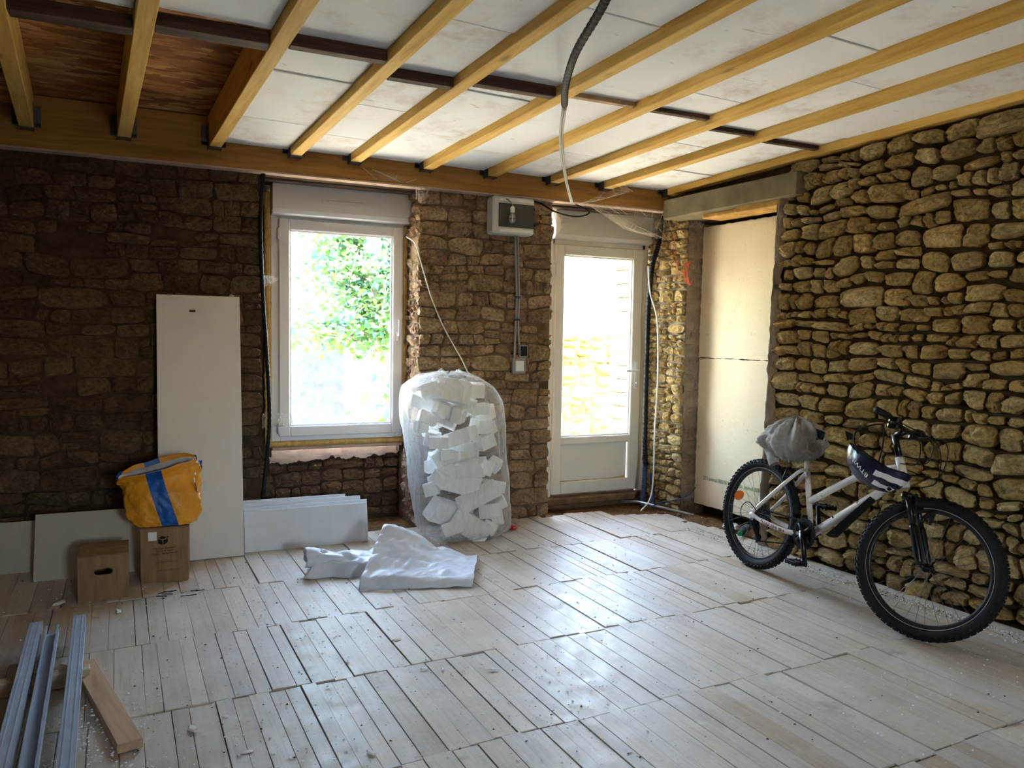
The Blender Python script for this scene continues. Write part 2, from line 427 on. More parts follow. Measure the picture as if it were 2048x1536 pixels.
def film_mat(name, alpha_lo, alpha_hi, c, wr=12, bump=.8, stretch=(1, 1, .5), gloss=.25):
    t = NT(name); v = t.coords('Object', stretch)
    n = t.noise(v, wr, 5, .6, 1.2)
    tr = t.n('ShaderNodeBsdfTransparent'); tr.inputs[0].default_value = (.96, .96, .95, 1)
    d = t.n('ShaderNodeBsdfDiffuse'); d.inputs[0].default_value = lin(c)
    tl = t.n('ShaderNodeBsdfTranslucent'); tl.inputs[0].default_value = lin(c)
    gl = t.n('ShaderNodeBsdfGlossy'); gl.inputs['Roughness'].default_value = .18
    bp = t.n('ShaderNodeBump'); bp.inputs['Strength'].default_value = bump; bp.inputs['Distance'].default_value = .02
    t.l(n, bp.inputs['Height'])
    for s in (d, tl, gl): t.l(bp.outputs[0], s.inputs['Normal'])
    m0 = t.n('ShaderNodeMixShader'); m0.inputs[0].default_value = .5; t.l(d.outputs[0], m0.inputs[1]); t.l(tl.outputs[0], m0.inputs[2])
    m1 = t.n('ShaderNodeMixShader'); m1.inputs[0].default_value = gloss; t.l(m0.outputs[0], m1.inputs[1]); t.l(gl.outputs[0], m1.inputs[2])
    lw = t.n('ShaderNodeLayerWeight'); lw.inputs[0].default_value = .35
    a = t.ramp(n, [(.35, (alpha_lo,)*3+(1,)), (.7, (alpha_hi,)*3+(1,))])
    a = t.math('ADD', a, t.math('MULTIPLY', lw.outputs['Facing'], .45), True)
    m2 = t.n('ShaderNodeMixShader'); t.l(a, m2.inputs[0]); t.l(tr.outputs[0], m2.inputs[1]); t.l(m1.outputs[0], m2.inputs[2])
    t.l(m2.outputs[0], t.out.inputs[0]); return t.mat
M['bag_film'] = film_mat('bag_film', .06, .24, (242, 240, 238), 22, .6, (1, 1, .35), gloss=.2)
M['web'] = film_mat('web', .0, .16, (226, 216, 196), 30, .2, (1, 1, 1), 0.02)
M['web_strand'] = plain('web_strand', (216, 206, 190), .8)

def tarp_mat():
    t = NT('tarp'); b = t.pbsdf(.38, .5); v = t.coords('Object')
    n = t.noise(v, 6, 6, .6); t.l(t.ramp(n, [(.3, lin((204, 212, 226))), (.7, lin((226, 232, 242)))]), b.inputs['Base Color'])
    t.bump(b, t.math('ADD', t.noise(v, 160, 2), t.noise(v, 14, 4)), .3, .004); return t.mat
M['tarp'] = tarp_mat()

def sack_mat():
    # printed sack: orange with a wide blue band on its front and blue corners, white lining elsewhere
    t = NT('printed_sack'); b = t.pbsdf(.42, .45); v = t.coords('Object')
    sx = t.n('ShaderNodeSeparateXYZ'); t.l(v, sx.inputs[0])
    lean = t.math('ADD', sx.outputs[0], t.math('MULTIPLY', sx.outputs[2], .30))      # the band slants
    d = t.math('ABSOLUTE', t.math('SUBTRACT', lean, .040))
    band = t.math('LESS_THAN', d, .043)
    e1 = t.math('GREATER_THAN', t.math('ADD', sx.outputs[0], t.math('MULTIPLY', sx.outputs[2], .55)), .37)
    e2 = t.math('LESS_THAN', t.math('SUBTRACT', sx.outputs[0], t.math('MULTIPLY', sx.outputs[2], .6)), -.385)
    m = t.math('MAXIMUM', band, t.math('MAXIMUM', e1, e2), True)
    n = t.noise(v, 9, 5)
    org = t.ramp(n, [(.3, lin((222, 140, 22))), (.7, lin((238, 168, 44)))])
    blu = t.ramp(n, [(.3, lin((10, 62, 138))), (.7, lin((24, 98, 186)))])
    t.l(t.mix(m, org, blu), b.inputs['Base Color']); t.bump(b, t.noise(v, 18, 5, .6, 1.0), .35, .01); return t.mat
M['sack'] = sack_mat()

def bike_paint():
    t = NT('bike_paint'); b = t.pbsdf(.3, .5); v = t.coords('Object')
    n = t.noise(v, 34, 3, .6); g = t.noise(v, 7, 2)
    f = t.math('MULTIPLY', t.ramp(n, [(.60, (0, 0, 0, 1)), (.64, (1, 1, 1, 1))]), t.ramp(g, [(.5, (0, 0, 0, 1)), (.56, (1, 1, 1, 1))]))
    t.l(t.mix(f, lin((228, 220, 214)), lin((128, 24, 40))), b.inputs['Base Color']); return t.mat
M['bike_paint'] = bike_paint()
M['cloth_grey'] = plain('cloth_grey', (150, 143, 136), .9, .15, var=.2, scale=8, bump=.4, bscale=30)
def leaf_mat(name, cols):
    t = NT(name); d = t.n('ShaderNodeBsdfDiffuse'); tl = t.n('ShaderNodeBsdfTranslucent')
    c = t.ramp(t.noise(t.coords('World'), 3, 3), [(.3, lin(cols[0])), (.5, lin(cols[1])), (.7, lin(cols[2]))])
    t.l(c, d.inputs[0]); t.l(c, tl.inputs[0]); m = t.n('ShaderNodeMixShader'); m.inputs[0].default_value = .45
    t.l(d.outputs[0], m.inputs[1]); t.l(tl.outputs[0], m.inputs[2]); t.l(m.outputs[0], t.out.inputs[0]); return t.mat
M['leaf'] = leaf_mat('leaf', [(58, 98, 58), (82, 116, 58), (104, 128, 62)])
M['leaf_blue'] = leaf_mat('leaf_blue', [(66, 108, 94), (84, 122, 102), (108, 130, 80)])
M['bark'] = plain('bark', (150, 138, 120), .95, .1, var=.3, scale=15, bump=.8, bscale=30)
M['far_wall'] = plain('far_wall', (54, 58, 64), .95, .1, var=.25, scale=9, bump=.6, bscale=25)

# ------------------------------------------------------------------ frames of the room
# X runs along the rear wall, Y into it; the gable wall and the joists stand a few degrees off square
AZ = R(4.691); PZ = R(2.721)
FA = Matrix.Rotation(AZ, 4, 'Z')          # right wall
FP = Matrix.Rotation(PZ, 4, 'Z')          # floor planks
JSL = -.0244                              # the joists fall a little towards the rear wall
jy = Vector((-.0818, .9963, JSL)).normalized(); jx = Vector((.99665, .0818, 0)); jx = (jx - jx.dot(jy)*jy).normalized(); jz = jx.cross(jy)
FJ = Matrix(((jx.x, jy.x, jz.x, 0), (jx.y, jy.y, jz.y, 5.27), (jx.z, jy.z, jz.z, 2.545), (0, 0, 0, 1)))
YW = 5.35                                 # face of the rear wall

def struct(name, mb, mats, label=None, M4=None):
    o = mb.build(name, mats)
    if M4 is not None: o.matrix_world = M4
    tag(o, label, None, None, 'structure'); return o

# ------------------------------------------------------------------ rubble masonry
def n2(x, y, s=0.0): return noise.noise(Vector((x, y, s)))

def rubble_cells(rng, u0, u1, v0, v1, band=(.13, .24), hmin=.045, hmax=.13, asp=(1.1, 3.2), warp=.028):
    cells = []
    def cut(a, b, c, d, depth=0):
        w, h = b-a, d-c; ratio = w/max(h, 1e-6); tgt = rng.uniform(*asp)
        if h > hmax or (h > hmin*2.1 and ratio < tgt*.55 and rng.random() < .85) or (h > hmin*2.2 and rng.random() < .35):
            k = c + h*rng.uniform(.34, .66); cut(a, b, c, k, depth+1); cut(a, b, k, d, depth+1); return
        if ratio > tgt*1.35 and w > .07:
            k = a + w*rng.uniform(.36, .64); cut(a, k, c, d, depth+1); cut(k, b, c, d, depth+1); return
        cells.append((a, b, c, d))
    v = v0
    while v < v1-1e-6:
        h = rng.uniform(*band)
        if v1-(v+h) < band[0]*.6: h = v1-v
        u = u0
        while u < u1-1e-6:
            w = rng.uniform(.14, .42)
            if u1-(u+w) < .1: w = u1-u
            cut(u, u+w, v, v+h); u += w
        v += h
    sd = rng.uniform(0, 50); out = []
    def wp(x, y):
        return (x + warp*.8*n2(x*4.5, y*4.5, sd), y + warp*(n2(x*3.0, y*5, sd+9) + .5*n2(x*8, y*8, sd+20)))
    for a, b, c, d in cells:
        t = rng.gauss(0, .045); mx, my = (a+b)/2, (c+d)/2; sh = rng.uniform(-.18, .18)*(d-c)
        out.append([wp(mx+(x-mx)*cos(t)-(y-my)*sin(t)+sh*(1 if y > my else -1)*.5, my+(x-mx)*sin(t)*.6+(y-my)*cos(t)) for x, y in ((a, c), (b, c), (b, d), (a, d))])
    return out

def stone_mesh(rng, quad, dep, gap, N=16, flat=False, lump=.18, fine=.008):
    """one stone: angular outline inside its quad, face knocked into facets; local u, v, w"""
    cu = sum(p[0] for p in quad)/4; cv = sum(p[1] for p in quad)/4
    q = [Vector((p[0]-cu, p[1]-cv)) for p in quad]
    w = ((q[1]-q[0]).length+(q[2]-q[3]).length)/2; h = ((q[3]-q[0]).length+(q[2]-q[1]).length)/2
    kx, ky = max(.5, 1-gap/w), max(.5, 1-gap/h); ex = rng.uniform(7, 16) if flat else rng.uniform(3.5, 9)
    def bil(s, t):
        s *= kx; t *= ky
        return ((1-s)*(1-t)*q[0]+(1+s)*(1-t)*q[1]+(1+s)*(1+t)*q[2]+(1-s)*(1+t)*q[3])/4
    out = []; sd = rng.uniform(0, 99)
    chip_c = [rng.uniform(.80, 1.0) if rng.random() < .55 else 1.0 for _ in range(4)]      # knocked-off corners
    for k in range(N):
        th = 2*pi*(k+.5)/N; c, s = cos(th), sin(th)
        r = (abs(c)**ex+abs(s)**ex)**(-1/ex)*(1+.08*n2(c*1.7, s*1.7, sd)+rng.uniform(-.05, .015))
        cq = abs(abs(c)-.707) + abs(abs(s)-.707)
        if cq < .5: r *= 1-(1-chip_c[(c > 0)+2*(s > 0)])*(1-cq/.5)
        out.append((c*r, s*r))
    planes = []
    for k in range(rng.randrange(4, 7)):
        a = rng.uniform(0, 6.28); planes.append((cos(a), sin(a), rng.uniform(.25, .9), rng.uniform(.92, 1.25)))
    rings = ((1.0, -.25), (.99, .50), (.93, .84), (.82, .97), (.64, 1.0), (.42, 1.0), (.20, 1.0)) if not flat else ((1.0, -.25), (.995, .72), (.95, .95), (.80, 1.0), (.52, 1.0), (.25, 1.0))
    vs = []
    for i, (rr, dd) in enumerate(rings):
        for (s, t) in out:
            p = bil(s*rr, t*rr); z = dep*dd
            if i:
                f = min(1.12, min(pc - pb*max(0.0, (pa_*s+pb_*t)*rr) for pa_, pb_, pb, pc in planes)); f = max(.38, f)
                z = dep*dd*f + dep*lump*n2(s*rr*2.2, t*rr*2.2, sd+5)*min(1, i*.6) + fine*(n2(p.x*34, p.y*34, sd)+.6*n2(p.x*80, p.y*80, sd))
            vs.append((p.x, p.y, z))
    vs.append((0, 0, dep*min(1.12, min(pl[3] for pl in planes))+dep*lump*n2(0, 0, sd+5)))
    fs = []
    for i in range(len(rings)-1):
        for k in range(N):
            k2 = (k+1) % N; fs.append((i*N+k, i*N+k2, (i+1)*N+k2, (i+1)*N+k))
    b = (len(rings)-1)*N
    for k in range(N): fs.append((b+k, b+(k+1) % N, len(vs)-1))
    return (cu, cv), vs, fs, w*h

def lay_stones(name, parent, rng, cells, M4, mat, dep, gap, N=14, limit=300, keep=None, order=None, lump=.18, batter=0.0, smooth=False, flat=False, fine=.008, skip=0.0):
    """stones as children of their wall; the largest `limit` singly, the rest joined"""
    items = []
    for q in cells:
        d = rng.uniform(*dep)
        if rng.random() < skip: continue
        (cu, cv), vs, fs, area = stone_mesh(rng, q, d, gap*rng.uniform(.35, 2.0), N, flat, lump, fine)
        if keep and not keep(cu, cv): continue
        items.append((order(cu, cv, area) if order else area, cu, cv, vs, fs))
    items.sort(key=lambda t: -t[0]); rest = MB()
    for i, (a, cu, cv, vs, fs) in enumerate(items):
        off = -batter*cv
        if i < limit:
            me = bpy.data.meshes.new(name); me.from_pydata(vs, [], fs); me.materials.append(mat)
            if smooth: me.polygons.foreach_set('use_smooth', [True]*len(me.polygons))
            me.update()
            o = bpy.data.objects.new(name, me); COL.objects.link(o)
            o.parent = parent; o.matrix_basis = parent.matrix_world.inverted() @ M4 @ Matrix.Translation((cu, cv, off))
        else:
            rest.add([(v[0]+cu, v[1]+cv, v[2]+off) for v in vs], fs, 0, smooth)
    if rest.v:
        o = rest.build('small_stones', mat); o.parent = parent; o.matrix_basis = parent.matrix_world.inverted() @ M4
        o['kind'] = 'stuff'

def uvw(origin, u, w):       # matrix with columns u (along), v (up), w (out of the wall)
    u = Vector(u).normalized(); w = Vector(w).normalized(); v = w.cross(u)
    return Matrix(((u.x, v.x, w.x, origin[0]), (u.y, v.y, w.y, origin[1]), (u.z, v.z, w.z, origin[2]), (0, 0, 0, 1)))

# ------------------------------------------------------------------ floor
rng = random.Random(7)
mb = MB(); mb.box((1.1, 1.3, -.09), (7.2, 9.8, .1), ch=0)
floor = struct('floor', mb, M['dirt'], 'whitewashed plank floor of short boards in rows, dusty and worn')
pm = MB(); pm.box((0, 0, -.5), (1, 1, 1), ch=.0); 
def plank_unit(ch):
    # unit plank, the bevel is set in real size by ratio
    m = MB(); m.box((0, 0, 0), (1, 1, 1)); return m
def inview(p):
    d = Vector(p)-Vector((0, 0, H)); z = d.dot(_f)
    if z < .1: return False
    x, y = d.dot(_r)/z*1540, -d.dot(_u)/z*1540
    return abs(x) < 1060 and abs(y) < 800
rows = [5.42, 4.405, 3.735, 3.035, 2.33, 1.615, .93, .25, -.45, -1.15, -1.85, -2.55, -3.2]
plank_variants = []
for wv in (.060, .078, .094, .108):
    for k in range(3):
        m = MB(); L = .685; m.box((0, 0, -.011), (wv, L, .022), ch=.0012); plank_variants.append((wv, L, m.mesh('plank', M['plank'])))
rest = MB(); n_pl = 0; drifts = {}
def edge(r, x): return .022*n2(x*2.1, r*7.3, 2)+.013*n2(x*9, r*3.1, 5)
for ri in range(len(rows)-1):
    y1, y0 = rows[ri], rows[ri+1]; x = -2.05; drift = 0
    while x < 4.05:
        wv = rng.choice((.060, .078, .078, .094, .094, .108))
        L0 = y1-y0; jit = rng.uniform(-.004, .004); drift = .85*drift+rng.uniform(-.012, .012)
        ya, yb = y0+jit+edge(ri+1, x)+.001, y1+edge(ri, x)-.0015-rng.choice((0, .001, .002, .006))
        if ri == 0:      # the last row runs up to the rear wall and stops short of the door recess
            wx = x; yb = (YW-.005 - .0475*wx) if wx < 2.75 else (5.19 + rng.uniform(-.03, .03) - .02*(wx-2.8))
            if wx > 3.42: yb = 5.02-(wx-3.42)*.3
        xr = 3.98 if ya < 3.3 else 3.98-.0*(ya-3.3)
        if ri == 0: xr = 3.93
        if x+wv > xr: break
        L = yb-ya
        c = FP @ Vector((x+wv/2, (ya+yb)/2, 0))
        if L > .1:
            zz = rng.uniform(-.004, .0035); tilt = rng.uniform(-.006, .006)
            see = any(inview(FP @ Vector((x+dx, yy, 0))) for dx in (0, wv) for yy in (ya, (ya+yb)/2, yb))
            gapw = rng.choice((.0004, .0006, .001, .0015, .002, .003, .0055))
            if see and n_pl < 300:
                me = [v for v in plank_variants if v[0] == wv][rng.randrange(3)]
                o = link('plank', me[2], floor, (c.x, c.y, zz), (rng.uniform(-.004, .004), tilt, PZ+rng.uniform(-.004, .004)), ((wv-gapw)/wv, L/me[1], 1))
                n_pl += 1
            else:
                rest.box((0, 0, 0), (wv-.003, L, .02), Matrix.Translation((c.x, c.y, zz-.01)) @ Matrix.Rotation(PZ, 4, 'Z'))
        x += wv
if rest.v:
    o = rest.build('plank_remainder', M['plank'], floor); o['kind'] = 'stuff'

# lumpy earth in the door recess and along the gable wall
mb = MB()
def dirt_patch(x0, x1, y0, y1, z, amp, nx, ny, F=None):
    def fn(a, b):
        x, y = x0+(x1-x0)*a, y0+(y1-y0)*b
        e = min(a, 1-a, b, 1-b)*6; e = min(1, e)
        p = Vector((x, y, z+amp*(n2(x*7, y*7, 3)+.6*n2(x*19, y*19, 8)+.3*n2(x*45, y*45, 1))-.02*(1-e)))
        return tuple(F @ p) if F else tuple(p)
    mb.grid(fn, nx, ny)
dirt_patch(2.76, 3.84, 5.12, 5.62, -.045, .030, 50, 26)
o = mb.build('loose_earth', M['dirt']); tag(o, 'brown loose earth under the glazed door', 'earth', kind='stuff')
mb = MB(); dirt_patch(3.86, 4.40, 3.72, 4.86, -.015, .03, 30, 70, FA)
o = mb.build('loose_earth', M['dirt']); tag(o, 'brown earth at the foot of the insulation panels', 'earth', kind='stuff')

# ------------------------------------------------------------------ rear wall
def bwall(name, boxes, label, mat='mortar_back'):
    m = MB()
    for x0, x1, y0, y1, z0, z1 in boxes: m.box(((x0+x1)/2, (y0+y1)/2, (z0+z1)/2), (x1-x0, y1-y0, z1-z0))
    return struct(name, m, M[mat], label)
BK = YW+.025
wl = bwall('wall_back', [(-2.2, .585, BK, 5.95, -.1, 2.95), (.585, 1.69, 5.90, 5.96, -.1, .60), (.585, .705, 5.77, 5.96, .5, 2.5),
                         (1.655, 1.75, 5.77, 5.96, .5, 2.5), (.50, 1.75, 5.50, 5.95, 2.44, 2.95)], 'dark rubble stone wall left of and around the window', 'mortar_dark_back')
wp = bwall('wall_pier', [(1.69, 2.745, BK, 5.95, -.1, 2.95), (2.745, 3.9, 5.50, 5.95, 2.46, 2.95), (2.745, 3.9, 5.705, 5.95, -.1, .10)],
           'stone pier between window and door')
rng = random.Random(11)
MBK = uvw((0, BK, 0), (1, 0, 0), (0, -1, 0))
vis = lambda u, v: u > -1.25
cl = rubble_cells(rng, -1.35, .590, 0, 2.46, band=(.13, .26), hmin=.055, hmax=.15, asp=(1.2, 3.2), warp=.04)
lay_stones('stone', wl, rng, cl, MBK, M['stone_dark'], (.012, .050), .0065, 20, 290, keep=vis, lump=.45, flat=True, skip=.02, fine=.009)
cl = rubble_cells(rng, .585, 1.69, -.02, .56, band=(.14, .2), hmin=.075, hmax=.16, asp=(1.2, 2.4))
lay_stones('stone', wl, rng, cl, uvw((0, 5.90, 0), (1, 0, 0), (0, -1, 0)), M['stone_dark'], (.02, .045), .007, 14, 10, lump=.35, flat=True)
cl = rubble_cells(rng, 1.672, 2.755, 0, 2.46, band=(.13, .26), hmin=.055, hmax=.16, asp=(1.1, 2.8), warp=.04)
lay_stones('stone', wp, rng, cl, MBK, M['stone_back'], (.012, .052), .0065, 20, 300, lump=.45, flat=True, skip=.02, fine=.009)
# reveals: the pier's left flank beside the window
cl = rubble_cells(rng, 0, .42, 0, 2.46, band=(.11, .2), asp=(1.0, 2.0))
lay_stones('reveal_stone', wp, rng, cl, uvw((1.712, 5.78, 0), (-.05, -1, 0), (-1, .05, 0)), M['stone_back'], (.02, .04), .010, 10, 60, lump=.35)

# pillar between the door and the blocked opening
mb = MB(); mb.box((4.15, 5.55, 1.2), (.56, .82, 2.7)); 
pil = struct('wall_pillar', mb, M['render_grey'], 'narrow stone pillar between the door and the blocked opening')
cl = rubble_cells(rng, 0, .58, -.02, 2.5, band=(.09, .18), hmin=.04, hmax=.12, asp=(.9, 2.2))
lay_stones('stone', pil, rng, cl, uvw((3.868, 5.70, 0), (-.04, -1, 0), (-1, .04, 0)), M['stone_right'], (.015, .045), .009, 12, 200, lump=.4)
cl = rubble_cells(rng, 0, .22, -.02, 2.4, band=(.14, .28), hmin=.08, hmax=.2, asp=(.8, 1.4))
lay_stones('stone', pil, rng, cl, uvw((3.845, 5.142, 0), (1, 0, 0), (0, -1, 0)), M['render_grey'], (.008, .02), .012, 10, 60, lump=.3)

# other walls of the room (outside the view) with the opening behind the camera that lights the near floor
mb = MB(); mb.box((-2.3, 1.3, 1.3), (.3, 9.6, 3.3)); struct('wall_left', mb, M['mortar_back'], 'rough stone wall closing the left side')
mb = MB()
for x0, x1, z0, z1 in ((-2.4, .9, -.1, 2.95), (1.55, 5.0, -.1, 2.95), (.9, 1.55, -.1, 1.2), (.9, 1.55, 1.98, 2.95)):
    mb.box(((x0+x1)/2, -3.2, (z0+z1)/2), (x1-x0, .3, z1-z0))
struct('wall_front', mb, M['mortar_back'], 'wall behind the viewer with a wide opening')

# ------------------------------------------------------------------ right (gable) wall
XB = 4.09; BAT = .030
mb = MB()
def slab(y0, y1, z0, z1, xo=0.0, th=.5):
    vs = []
    for y in (y0, y1):
        for z in (z0, z1):
            for dx in (0, th): vs.append((XB+xo+BAT*z+dx, y, z))
    mb.add(vs, [(0, 1, 3, 2), (4, 6, 7, 5), (0, 4, 5, 1), (2, 3, 7, 6), (0, 2, 6, 4), (1, 5, 7, 3)])
slab(-3.6, 3.72, -.1, 2.97); slab(3.72, 5.2, 2.52, 2.97, .0); slab(3.72, 5.3, -.1, 2.6, .42, .2)
wr = struct('wall_right', mb, M['mortar_dark'], 'tan rubble limestone wall behind the bicycle', FA)
rng = random.Random(23)
MR = FA @ uvw((XB, 3.735, 0), (0, -1, 0), (-1, 0, 0))       # u runs towards the camera
cl = rubble_cells(rng, .03, 1.98, -.01, 2.60, band=(.13, .25), hmin=.060, hmax=.15, asp=(1.0, 2.5), warp=.050)
def stone_order(cu, cv, area):
    yy = 3.735-cu; return area/((yy*yy+16)) * (1 if inview(FA @ Vector((4.05, yy, max(0, cv)))) else .01)
lay_stones('stone', wr, rng, cl, MR, M['stone_right'], (.045, .095), .012, 20, 299, keep=lambda u, v: v < 2.522+.0244*(u+1.4), fine=.011, order=stone_order, lump=.28, batter=BAT)
cl = rubble_cells(rng, 1.98, 7.2, 0, 2.6, band=(.14, .24), hmin=.06, hmax=.15)
lay_stones('stone', wr, rng, cl, MR, M['stone_right'], (.04, .07), .016, 8, 0, batter=BAT)
# jamb stones of the opening, seen edge on
cl = rubble_cells(rng, -.3, 0, -.01, 2.36, band=(.1, .2), asp=(.8, 1.8))
lay_stones('jamb_stone', wr, rng, cl, FA @ uvw((XB+.03, 3.715, 0), (-1, 0, 0), (0, 1, 0)), M['render_grey'], (.01, .03), .01, 10, 40, lump=.3)

mb = MB()
def edge_fn(a, b):
    z = 2.38*b; w = .055+.05*n2(z*3.1, 1, 6)+.025*n2(z*9, 4, 6)
    u = -.012 + max(.03, w)*a + .010*n2(z*14, 2, 3)*(a < .1)
    d = (.058+.018*n2(z*8, a*3, 5)+.010*n2(z*22, a*9, 5))*(1-.75*max(0, a-.55)/.45)
    if a < .02: d = -.02
    return (XB+BAT*z-d, 3.735-u, z)
mb.grid(edge_fn, 10, 110)
o = mb.build('mortar_edge', M['render_grey'], wr); o.matrix_basis = Matrix()
# lintel over the blocked opening
mb = MB(); mb.box((4.22, 4.20, 2.430), (.34, 1.32, .150), ch=.006)
o = mb.build('concrete_lintel', M['concrete']); o.matrix_world = FA; tag(o, 'stained grey concrete lintel over the blocked opening', 'lintel')
mb = MB()
for y0, y1, z, h in ((3.72, 4.12, 2.335, .045), (4.05, 4.50, 2.338, .032)):
    mb.box((4.20+.03*(y0 > 4), (y0+y1)/2, z), (.20, y1-y0, h), ch=.005)
o = mb.build('splintered_board', M['rough_wood']); o.matrix_world = FA; tag(o, 'splintered raw wooden board under the concrete lintel', 'board')

# insulation panels closing the opening
def niche_panel(z0, z1, label, lean):
    t = empty('insulation_panel', FA @ Vector((4.40, 4.30, z0)), (0, 0, AZ)); tag(t, label, 'panel', 'insulation panels in the blocked opening')
    m = MB(); h = z1-z0; W = .96
    def fn(a, b):
        y = -W/2+W*a; z = h*b
        j = .006*n2(y*30, z*30, z0)
        yy = y + (.010*n2(z*25, 3, 1) if a in (0, 1) else 0); zz = z+(.005*n2(y*22, z0*9, 2) if b == 0 or z0 < 1 else (.012*n2(y*22, 4, 2) if b == 1 else 0))
        return (lean*b+j*.25, yy, zz)
    m.grid(fn, 40, 40, smooth=False)
    m.box((.035, 0, h/2), (.06, W-.012, h-.012))
    m.build('sheet', M['eps_niche'], t); return t
niche_panel(1.258, 2.312, 'upper yellowish foam insulation panel blocking the wall opening', .012)
lowp = niche_panel(.055, 1.252, 'lower yellowish foam insulation panel, printed, behind rear bicycle wheel', .008)
for k, yy in enumerate((.235, -.145)):
    o = link('lettering', text_mesh('- 201 animal 880/501 -', .045, M['green_ink']), lowp, (-.004, yy, .225), (R(90), 0, R(-90)), (.82, 1, 1))
# timber ends at the niche head
mb = MB(); mb.box((4.45, 4.25, 2.40), (.1, 1.1, .12)); o = mb.build('trim_1', M['old_wood']); o.matrix_world = FA; tag(o, 'dark gap timber at the head of the opening', kind='structure')

# ------------------------------------------------------------------ ceiling: deck, joists, panels, noggins
mb = MB(); mb.box((1.0, -4.2, .235), (8.0, 9.6, .05))
ceil = struct('ceiling', mb, M['osb'], 'ceiling of white foam panels between joists under board decking', FJ)
JX = [-.701, -.207, .296, .780, 1.167, 1.667, 2.148, 2.649, 3.105, 3.690]
JW = .072
jl = ['ceiling joist farthest left, above the cardboard boxes', 'second ceiling joist from the left, between two brown board bays',
      'third ceiling joist from the left, at the edge of the white panels', 'fourth ceiling joist from the left, ending left over the window',
      'ceiling joist ending over the middle of the window', 'ceiling joist ending just left of the grey electrical box',
      'ceiling joist ending just above the grey electrical box, carrying the black cable', 'ceiling joist ending over the left side of the door',
      'ceiling joist ending over the right side of the door', 'yellow ceiling joist lying along the right stone wall']
jm = MB(); jm.box((0, -4.2, .10), (JW, 8.4, .20), ch=.003)
jmesh = jm.mesh('joist', M['joist'])
hm = MB()
for s in (-1, 1):
    hm.box((s*(JW/2+.0015), -.035, .065), (.003, .07, .15)); hm.box((s*(JW/2+.018), -.0015, .075), (.036, .003, .12))
hm.box((0, -.035, -.0025), (JW+.006, .07, .004)); hm.box((0, -.002, .03), (JW+.07, .002, .02))
hmesh = hm.mesh('joist_hanger', M['hanger'])
def xj(k): return JX[k]/jx.x
for k in range(10):
    o = bpy.data.objects.new('ceiling_joist', jmesh); COL.objects.link(o)
    o.matrix_world = FJ @ Matrix.Translation((xj(k), -.004-.0818*xj(k)*0, 0)); tag(o, jl[k], 'joist', 'ceiling joists')
    # end follows the beam, which is not square to the joists
    o.matrix_world = FJ @ Matrix.Translation((xj(k), -.082*xj(k)-.012, 0))
    h = bpy.data.objects.new('joist_hanger', hmesh); COL.objects.link(h); h.parent = o
rng = random.Random(5)
PB = .047         # panel underside above joist underside
cuts = {2: [-.62, -1.42, -2.55], 3: [-.45, -1.1, -2.3], 4: [-.75, -1.55, -2.6], 5: [-.5, -1.9], 6: [-.7, -2.0, -2.8], 7: [-1.2, -2.45],
        8: [-.6, -1.75, -3.0], -1: [], 0: [-3.0], 1: [-2.9]}
for k in range(9):
    xa, xb = xj(k)+JW/2, xj(k+1)-JW/2; y1 = -.10 - .082*(xa+xb)/2*1.0 + .085
    if k < 2: y1 = -1.86 if k == 0 else -1.93
    ys = [y1]+[y1+c if k > 1 else c for c in cuts[k]]+[-8.2]
    for a, b in zip(ys[:-1], ys[1:]):
        m = MB(); m.box((0, 0, 0), (xb-xa-.003, a-b-rng.uniform(.003, .007), .06), ch=.003)
        o = m.build('insulation_panel', M['eps_ceiling'], ceil)
        o.matrix_basis = Matrix.Translation(((xa+xb)/2, (a+b)/2, PB+.03+rng.uniform(-.002, .006))) @ Euler((rng.uniform(-.002, .002), rng.uniform(-.004, .004), rng.uniform(-.003, .003))).to_matrix().to_4x4()
m = MB(); m.box(((xj(0)-.9+xj(0)-JW/2)/2, -4.2, .1), (.85, 8.0, .06)); o = m.build('insulation_panel', M['osb'], ceil)
m = MB(); m.box((xj(0)+.22, -1.62, .2085), (.045, .05, .002)); m.build('paper_label', M['pale_wood'], ceil)
# noggins: world y of their near face per bay
NY = [3.46, 3.39, 3.37, 3.555, 3.47, 3.50, 3.52, 3.66, 3.73]
nl = ['dark wooden noggin between the first two joists from the left', 'dark wooden noggin between second and third joists from left',
      'dark wooden noggin in the first white bay, third from left', 'dark wooden noggin in front of the window bay, fourth from left',
      'short dark noggin left of the hanging black cable', 'pale brown noggin right beside the hanging black cable',
      'dark wooden noggin two bays right of the hanging cable', 'dark thin noggin in the second bay from the right wall', 'dark thin noggin in the bay along the right wall']
for k in range(9):
    xa, xb = xj(k)+JW/2+.001, xj(k+1)-JW/2-.001
    yl = (NY[k]-5.27)/jy.y - .082*(xa+xb)/2
    m = MB(); d = .09 if k < 2 else (.055 if k < 5 else .04)
    m.box((0, 0, 0), (xb-xa, d, .055), ch=.004)
    t = bpy.data.objects.new('ceiling_noggin', m.mesh('ceiling_noggin', M['old_wood'] if k != 5 else M['brown_plank'])); COL.objects.link(t)
    t.matrix_world = FJ @ Matrix.Translation(((xa+xb)/2, yl+d/2, .0275+.001+(.026 if k > 4 else 0))) @ Matrix.Rotation(-AZ*.9, 4, 'Z')
    tag(t, nl[k], 'noggin', 'noggins between the joists')
# beam along the rear wall
t = empty('ledger_beam', (1.0, 5.27, 2.448)); tag(t, 'long brown wooden beam along the rear wall carrying the joist ends', 'beam')
m = MB(); m.box((.16, .05, .15), (5.2, .10, .30), ch=.004); m.build('timber', M['beam'], t)
m = MB(); m.box((.16, .045, -.006), (5.2, .085, .010)); m.build('edge_strip', M['plaster_pale'], t)
